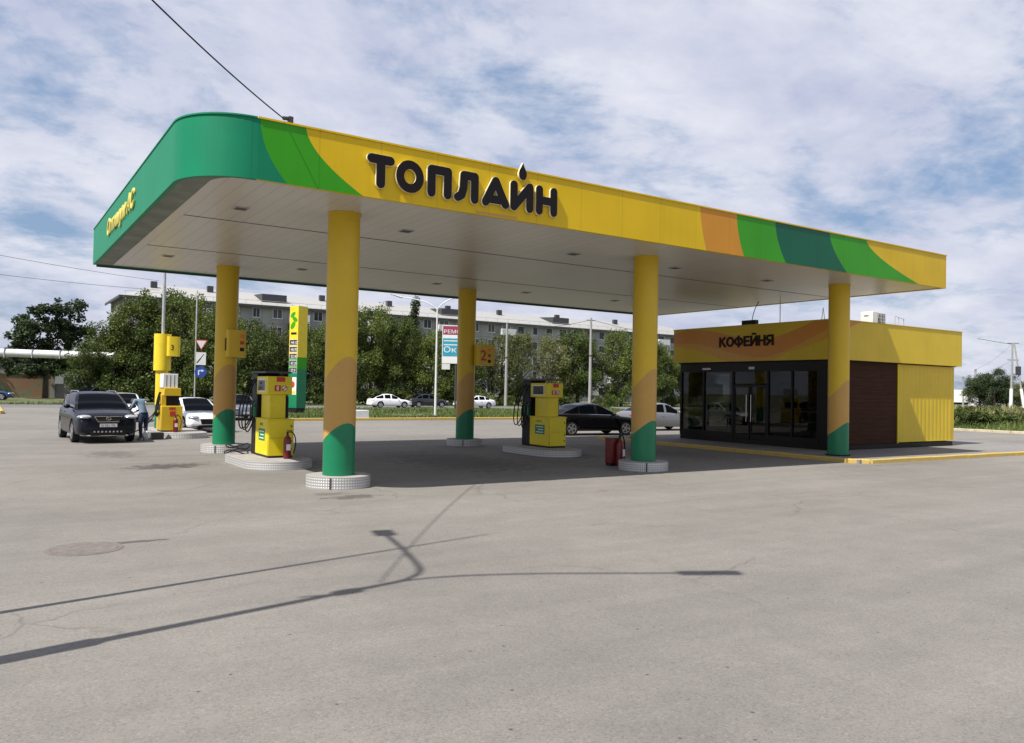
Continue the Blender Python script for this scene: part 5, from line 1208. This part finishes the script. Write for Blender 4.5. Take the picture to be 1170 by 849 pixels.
# overhead wires
def wire(label, p, q, s, r=.022): tag(MB().tube(sag(p, q, s), r, 4).build('overhead_wire', M['dmetal']), label, 'wire', 'overhead wires')
wire('overhead wire high in the sky at the left edge', (-40, 60, 17.5), (14, 104, 16.2), 1.0, .022)
wire('lower overhead wire at the left edge above the dark tree', (-40, 66, 14.5), (14, 103, 14.8), 1.0, .022)
wire('overhead wire between the concrete poles above the apartment roof', (49.9, 53.3, 9.9), (46.7, 65.4, 9.8), .5)
wire('overhead wire running right from the pole above the black sedan', (49.9, 53.3, 9.9), (95, 60, 9.5), 1.2)
wire('overhead wire from the right edge pole towards the coffee shop', (*PX(1158, 129), 11), (*PX(1115, 160), 7.7), .5, .016)
wire('lower overhead wire from the right edge pole towards the coffee shop', (*PX(1158, 129), 8.3), (*PX(1101, 165), 6.3), .6, .016)

# ------------------------------------------------------------------ vegetation
rng = np.random.default_rng(4)
def leafmesh(name, centres, radii, per, size, mat, flat=.75, droop=0.0):
    """leaf clumps: small folded quads scattered through each clump's volume, denser towards its shell"""
    P = []; 
    for c, r in zip(centres, radii):
        n = max(6, int(per * (r / np.mean(radii)) ** 2)); d = rng.normal(size=(n, 3)); d /= np.linalg.norm(d, axis=1)[:, None]
        u = rng.random(n) ** .45; p = d * u[:, None] * r * np.array([1, 1, flat]) + c
        if droop: p[:, 2] -= droop * rng.random(n) * (np.hypot(d[:, 0], d[:, 1]))
        P.append(p)
    P = np.concatenate(P); n = len(P); a = rng.normal(size=(n, 3)); a /= np.linalg.norm(a, axis=1)[:, None]
    b = np.cross(a, rng.normal(size=(n, 3))); b /= np.linalg.norm(b, axis=1)[:, None]; s = size * rng.uniform(.55, 1.35, n)[:, None]
    v = np.stack([P - a * s * .5, P + b * s * .36, P + a * s * .6, P - b * s * .36], 1).reshape(-1, 3)
    me = bpy.data.meshes.new(name); me.vertices.add(4 * n); me.vertices.foreach_set('co', v.astype(np.float32).ravel())
    me.loops.add(4 * n); me.polygons.add(n); me.loops.foreach_set('vertex_index', np.arange(4 * n, dtype=np.int32)); me.polygons.foreach_set('loop_start', np.arange(0, 4 * n, 4, dtype=np.int32)); me.update(calc_edges=True)
    me.materials.append(mat); return me
def make_tree(kind, seed):
    """unit trees: returns (trunk mesh, crown mesh) for a tree about 9 m high"""
    global rng
    rng = np.random.default_rng(seed); random.seed(seed); tr = MB()
    if kind == 'broad':
        H = 9.0; tr.tube([(0, 0, -.1), (.1, .05, 1.2), (.0, .1, 3.0), (.15, 0, 5.0), (.1, .1, 7.6)], .24, 8, r2=.05); cs = []; rs = []
        for k in range(11):
            a = 2.4 * k + random.uniform(-.4, .4); z0 = 1.6 + k * .42; ln = random.uniform(1.7, 3.2) * (1 - .04 * k); e = (math.cos(a) * ln, math.sin(a) * ln, z0 + random.uniform(.9, 2.0))
            tr.tube(bez((0.05, .05, z0), (e[0] * .3, e[1] * .3, z0 + .5), (e[0] * .7, e[1] * .7, e[2] - .3), e, 6), .09, 6, r2=.02)
            for q in range(3): cs.append([e[0] * (.6 + .25 * q) + random.uniform(-.6, .6), e[1] * (.6 + .25 * q) + random.uniform(-.6, .6), e[2] + random.uniform(-.6, .7)]); rs.append(random.uniform(.55, 1.1))
        for k in range(46):
            a = random.uniform(0, 2 * PI); z = random.uniform(1.2, 8.9); m = random.uniform(2.4, 4.0) * math.sqrt(max(.03, 1 - ((z - 4.6) / 4.5) ** 2)); r = m * random.uniform(.35, 1.0); cs.append([r * math.cos(a), r * math.sin(a), z]); rs.append(random.uniform(.45, 1.05))
        return tr, leafmesh('crown', np.array(cs), rs, 250, .17, M['leaf'], .75, .9)
    if kind == 'olive':
        H = 9; tr.tube([(0, 0, -.1), (.2, 0, 2), (.0, .1, 4.5), (.1, 0, 7)], .22, 8, r2=.05); cs = []; rs = []
        for k in range(9):
            a = 2.4 * k; ln = random.uniform(2, 3.4); z0 = 1.8 + k * .4; e = (math.cos(a) * ln, math.sin(a) * ln, z0 + random.uniform(1.2, 2.2)); tr.tube(bez((0, 0, z0), (e[0] * .3, e[1] * .3, z0 + .8), (e[0] * .7, e[1] * .7, e[2]), e, 6), .08, 6, r2=.015)
        for k in range(60):
            a = random.uniform(0, 2 * PI); z = random.uniform(2.4, 8.7); m = 3.6 * math.sqrt(max(.03, 1 - ((z - 5.6) / 3.6) ** 2)); r = m * random.uniform(.3, 1.0); cs.append([r * math.cos(a), r * math.sin(a), z]); rs.append(random.uniform(.35, .9))
        return tr, leafmesh('crown', np.array(cs), rs, 165, .165, M['leafy'], .8, 1.2)
    if kind == 'dark':
        tr.tube([(0, 0, -.1), (0, 0, 4), (.1, 0, 9)], .28, 8, r2=.04); cs = []; rs = []
        for sx, top in ((-1.0, 10.5), (1.6, 11.4), (3.6, 11.0), (-3.0, 9.0)):
            for k in range(44):
                z = random.uniform(2.6, top - .3); m = .5 + 1.7 * max(0, 1 - (z / top) ** 2.2); a = random.uniform(0, 2 * PI); cs.append([sx * .8 + m * random.uniform(.2, 1) * math.cos(a), m * random.uniform(.2, 1) * math.sin(a), z]); rs.append(random.uniform(.35, .8))
            tr.tube([(0, 0, 2.5), (sx * .6, 0, 5), (sx * .8, 0, top - .8)], .12, 6, r2=.02)
        return tr, leafmesh('crown', np.array(cs), rs, 95, .26, M['leafd'], .9)
    if kind == 'poplar':
        tr.tube([(0, 0, -.1), (0, 0, 7), (0, 0, 16)], .26, 8, r2=.03); cs = []; rs = []
        for k in range(70): z = 2.5 + 14.3 * k / 70; m = .25 + .75 * math.sin(PI * min(1, (z - 1) / 16)) ** .7; a = random.uniform(0, 2 * PI); cs.append([m * random.uniform(0, .8) * math.cos(a), m * random.uniform(0, .8) * math.sin(a), z]); rs.append(random.uniform(.4, .75))
        return tr, leafmesh('crown', np.array(cs), rs, 90, .24, M['leafd'], 1.3)
    if kind == 'bush':
        cs = []; rs = []
        for k in range(5): a = 2 * PI * k / 5; tr.tube([(0, 0, 0), (math.cos(a) * .4, math.sin(a) * .4, .7), (math.cos(a) * .9, math.sin(a) * .9, 1.5)], .04, 5, r2=.01)
        for k in range(26): a = random.uniform(0, 2 * PI); r = 1.5 * math.sqrt(random.random()); cs.append([r * math.cos(a), r * math.sin(a), random.uniform(.25, 1.9) * (1 - .25 * r / 1.5)]); rs.append(random.uniform(.3, .6))
        return tr, leafmesh('crown', np.array(cs), rs, 90, .17, M['leaf'], .8)
PROT = {}
for kind, seeds in (('broad', (1, 2, 3, 12, 13)), ('olive', (4, 5, 14)), ('dark', (6,)), ('poplar', (7,)), ('bush', (8, 9))):
    PROT[kind] = []
    for s in seeds:
        tr, cm = make_tree(kind, s); to = tr.build('trunk', M['bark']); tm = to.data; bpy.data.objects.remove(to); PROT[kind].append((tm, cm))
tcount = 0
def tree(kind, label, x, y, sxy, sz, rz=None, name=None, mat=None, cat='tree', group=None):
    global tcount
    tm, cm = PROT[kind][tcount % len(PROT[kind])]; tcount += 1
    t = thing(name or {'broad': 'leafy_tree', 'olive': 'leafy_tree', 'dark': 'dark_tree', 'poplar': 'poplar_tree', 'bush': 'bush'}[kind], label, cat, (x, y, 0), (tcount * 1.9 if rz is None else rz), group)
    a = bpy.data.objects.new('stem' if kind == 'bush' else 'trunk', tm); COL.objects.link(a); a.parent = t
    c = bpy.data.objects.new('crown', cm); COL.objects.link(c); c.parent = t
    if mat:
        c.material_slots[0].link = 'OBJECT'; c.material_slots[0].material = mat
    t.scale = (sxy, sxy, sz); return t
TREES = [  # kind, x, y, spread, height factor, label
    ('dark', .2, 94.0, 1.3, 1.08, 'dark two headed tree above the overhead pipe at the far left', 0.55),
    ('broad', -10.3, 98, 1.0, .95, 'green tree at the left picture edge behind the pipe', None),
    ('broad', 5.4, 82.0, 1.0, .86, 'bushy green tree whose low branches hang over the pipe end', None),
    ('broad', 3.2, 78.0, .75, .60, 'low rounded green tree hiding the end of the overhead pipe', None),
    ('broad', 7.6, 80.0, 1.05, 1.18, 'tall green tree behind the roof of the black suv', None),
    ('broad', 10.2, 79.0, 1.1, 1.21, 'tall full green tree left of the yellow lamp post sleeve', None),
    ('broad', 12.6, 77.0, 1.0, 1.16, 'green tree directly behind the yellow lamp post sleeve', None),
    ('broad', 14.6, 72.0, 1.0, 1.05, 'green tree behind the give way signpost', None),
    ('broad', 17.2, 71.0, .95, .90, 'green tree just left of the rear left column', None),
    ('olive', 20.2, 72.5, .85, .88, 'pale leaved tree just right of the rear left column', None),
    ('olive', 23.6, 75.0, .80, .86, 'sparse pale tree above the near pump with the apartment wall behind', None),
    ('broad', 25.6, 73.0, .78, .86, 'green tree behind the price stele', None),
    ('broad', 28.0, 71.0, .90, 1.12, 'tall green tree between the price stele and the near front column', None),
    ('broad', 31.4, 70.5, .90, 1.12, 'yellowish green tree right of the near front column', None),
    ('broad', 34.4, 69.8, .85, 1.0, 'dense green tree above the white hatchback', None),
    ('broad', 38.3, 69.0, .80, .88, 'green tree between the hatchback and the double arm lamp', None),
    ('broad', 41.6, 68.5, .85, .85, 'low green tree behind the double arm street lamp', None),
    ('broad', 43.5, 70.5, .85, .82, 'green tree behind the advertising panel', None),
    ('olive', 49.6, 71.0, .98, .94, 'brownish sparse tree behind the wireless concrete pole', None),
    ('olive', 53.2, 72.5, .92, .96, 'olive tree above the middle pump', None),
    ('broad', 61.0, 69.5, 1.05, 1.0, 'green tree left of the pole above the black sedan', None),
    ('broad', 66.5, 67.0, 1.0, 1.02, 'green tree right of the pole above the black sedan', None),
    ('broad', 70.5, 66.0, .80, .88, 'green tree left of the middle front column', None),
    ('broad', 79.0, 68.0, .75, .85, 'green tree between the middle front column and the coffee shop', None),
    ('broad', 86.0, 70.0, .85, .75, 'green tree mostly hidden behind the coffee shop', None),
    ('olive', 46.8, 74.0, .9, .86, 'sparse tree between the number two column and the wireless pole', None),
    ('olive', 57.5, 70.5, .95, .92, 'sparse olive tree above the roof of the black sedan', None),
    ('olive', 63.8, 73.0, .95, .95, 'pale tree directly behind the pole above the black sedan', None),
    ('broad', 36.4, 74.0, .95, 1.05, 'green tree behind the black far car', None),
    ('broad', 21.9, 74.5, .85, .80, 'rounded green tree low behind the near pump', None),
    ('broad', 74.8, 69.0, .9, .9, 'green tree right behind the middle front column', None),
    ('poplar', 28.5, 123.0, 1.2, 1.16, 'dark poplar top above the roof beside the rear left column', None),
    ('poplar', 48.7, 124.0, 1.3, 1.14, 'pair of dark poplar tops above the roof right of the near front column', None),
    ('poplar', 44.6, 86.0, .95, .86, 'dark narrow poplar in front of the apartment block behind the double arm lamp', None),
]
for k, (kind, x, y, sx_, sz_, lab, rz) in enumerate(TREES): tree(kind, lab, x, y, sx_ * (1.12 if kind in ('broad', 'olive') else 1), sz_ * (1.14 if kind in ('broad', 'olive') else 1.0), rz, group=None if kind in ('dark',) else ('poplars by the apartment block' if kind == 'poplar' else 'trees in front of the apartment block'))
BUSH = [(5.0, 76, 1.5, 1.5, 'bush below the overhead pipe end'), (9.0, 76.5, 1.7, 1.7, 'bush at the foot of the tall trees behind the suv'), (12.5, 74, 1.6, 1.6, 'bush behind the far pump'), (16.0, 70, 1.6, 1.5, 'bush behind the give way signpost foot'),
        (19.5, 69, 1.6, 1.4, 'bush behind the rear left column foot'), (23.0, 70, 1.6, 1.3, 'bush above the near pump head'), (26.5, 70, 1.6, 1.2, 'bush beside the price stele foot'), (30.5, 69, 1.5, 1.1, 'bush right of the near front column'), (35.5, 68.3, 1.5, 1.1, 'bush behind the black far car'),
        (40.0, 68, 1.5, 1.0, 'bush under the double arm street lamp trees'), (44.0, 67.5, 1.4, 1.1, 'bush left of the number two column foot'), (51.0, 71, 1.2, 1.35, 'round green bush left of the middle pump'), (49.0, 68.5, .7, .8, 'small bush at the wireless concrete pole'),
        (57.0, 68, 1.3, .9, 'bush behind the rear window of the black sedan'), (50.9, 52.6, .8, .95, 'leafy shrub at the foot of the pole above the black sedan'), (64.0, 66, 1.4, .9, 'bush behind the roof of the black sedan'), (70.0, 65.8, 1.3, .9, 'bush behind the silver sedan'), (75.5, 66, 1.3, .9, 'bush left of the coffee shop corner')]
for (x, y, a, b, lab) in BUSH: tree('bush', lab, x, y, a, b, None, group='bushes at the foot of the trees')
RB = [('bush', 1116, 54, .75, .62, 'dark green bush in the weeds right of the coffee shop'), ('bush', 1140, 53, 1.0, .72, 'widest dark green bush in the weeds at the right'), ('bush', 1166, 60, .8, .6, 'green bush at the right picture edge'), ('bush', 1097, 66, .6, .8, 'bush against the corner of the coffee shop')]
for kind, px, D, a, b, lab in RB: x, y = PX(px, D); tree(kind, lab, x, y, a, b, group='bushes in the weeds')
for k_, (px, D, a, b) in enumerate(((1104, 74, .5, .5), (1127, 84, .6, .55), (1150, 72, .55, .5), (1136, 96, .7, .7), (1165, 90, .8, .6), (1112, 100, .8, .65))):
    x, y = PX(px, D); tree('bush', ('small olive bush by the coffee shop corner among dry weeds', 'loose bush under the white road signs', 'small bush right of the widest bush', 'pale bush farther back under the road sign post', 'bush in front of the whitewashed pole foot', 'pale bush in front of the white truck')[k_], x, y, a, b, mat=M['leafy'], group='bushes in the weeds')
for px, D, a, b, lab in ((1120, 140, .9, .72, 'dark round tree behind the white truck'), (1137, 138, 1.0, .80, 'dark round tree behind the road sign boards'), (1150, 140, .8, .60, 'dark low tree left of the right edge pole'), (1172, 150, .9, .6, 'olive tree beyond the right edge pole'), (1196, 140, .9, .6, 'tree just outside the right edge')):
    x, y = PX(px, D); tree('broad', lab, x, y, a, b, mat=M['leafd'] if px == 1137 else (M['leaf'] if px < 1160 else M['leafy']), group='far trees on the right')
# grass and weeds
def blades(name, rects, dens, h0, h1, wd, mat, seed=1, mask=None):
    r = np.random.default_rng(seed); P = []
    for (xa, xb, ya, yb) in rects:
        n = int((xb - xa) * (yb - ya) * dens); P.append(np.stack([r.uniform(xa, xb, n), r.uniform(ya, yb, n), np.zeros(n) - .035], 1))
    P = np.concatenate(P); n = len(P)
    patch = (np.sin(P[:, 0] * .7) * np.sin(P[:, 1] * .9 + 1) + np.sin(P[:, 0] * .23 + P[:, 1] * .31)) * .25 + .75
    patch = patch * np.clip(.75 + .6 * np.sin(P[:, 0] * .45 + 2 * np.sin(P[:, 1] * .21)) * np.sin(P[:, 1] * .38 + 1.3 * np.sin(P[:, 0] * .17)), .25, 1.3)
    h = r.uniform(h0, h1, n) * patch; th = r.uniform(0, PI, n); dx = np.cos(th) * wd * r.uniform(.5, 1.4, n); dy = np.sin(th) * wd * r.uniform(.5, 1.4, n); lean = r.normal(0, .35, (n, 2)) * h[:, None]
    a = P.copy(); a[:, 0] -= dx; a[:, 1] -= dy; b = P.copy(); b[:, 0] += dx; b[:, 1] += dy; c = P.copy(); c[:, 0] += lean[:, 0]; c[:, 1] += lean[:, 1]; c[:, 2] += h
    v = np.stack([a, b, c], 1).reshape(-1, 3); me = bpy.data.meshes.new(name); me.vertices.add(3 * n); me.vertices.foreach_set('co', v.astype(np.float32).ravel()); me.loops.add(3 * n); me.polygons.add(n)
    me.loops.foreach_set('vertex_index', np.arange(3 * n, dtype=np.int32)); me.polygons.foreach_set('loop_start', np.arange(0, 3 * n, 3, dtype=np.int32)); me.update(calc_edges=True); me.materials.append(mat)
    o = bpy.data.objects.new(name, me); COL.objects.link(o); return o
tag(blades('grass', [(8.8, 62, 29.9, 53.8)], 26, .15, .38, .05, M['grassm'], 2), 'unmown green grass on the strip between the forecourt and the far road', 'grass', kind='stuff')
tag(blades('grass', [(-30, 110, 64.5, 68)], 14, .15, .4, .06, M['grassm'], 3), 'rough grass on the verge beyond the far road', 'grass', kind='stuff')
tag(blades('grass', [(44.4, 52, -12, 29)], 40, .2, .55, .05, M['grassm'], 4), 'long green grass behind the pale kerb on the right', 'grass', kind='stuff')
tag(blades('weeds', [(50, 78, -25, 30)], 22, .4, 1.15, .06, M['weed'], 5), 'tall dry weeds on the waste ground right of the coffee shop', 'weeds', kind='stuff')
tag(blades('weeds', [(78, 130, -30, 60)], 6, .5, 1.2, .12, M['weed'], 6), 'distant dry weeds behind the bushes on the right', 'weeds', kind='stuff')
tag(blades('grass', [(-30, -5.4, 42, 60)], 20, .15, .35, .05, M['grassm'], 7), 'grass behind the yellow kerb corner at the left edge', 'grass', kind='stuff')
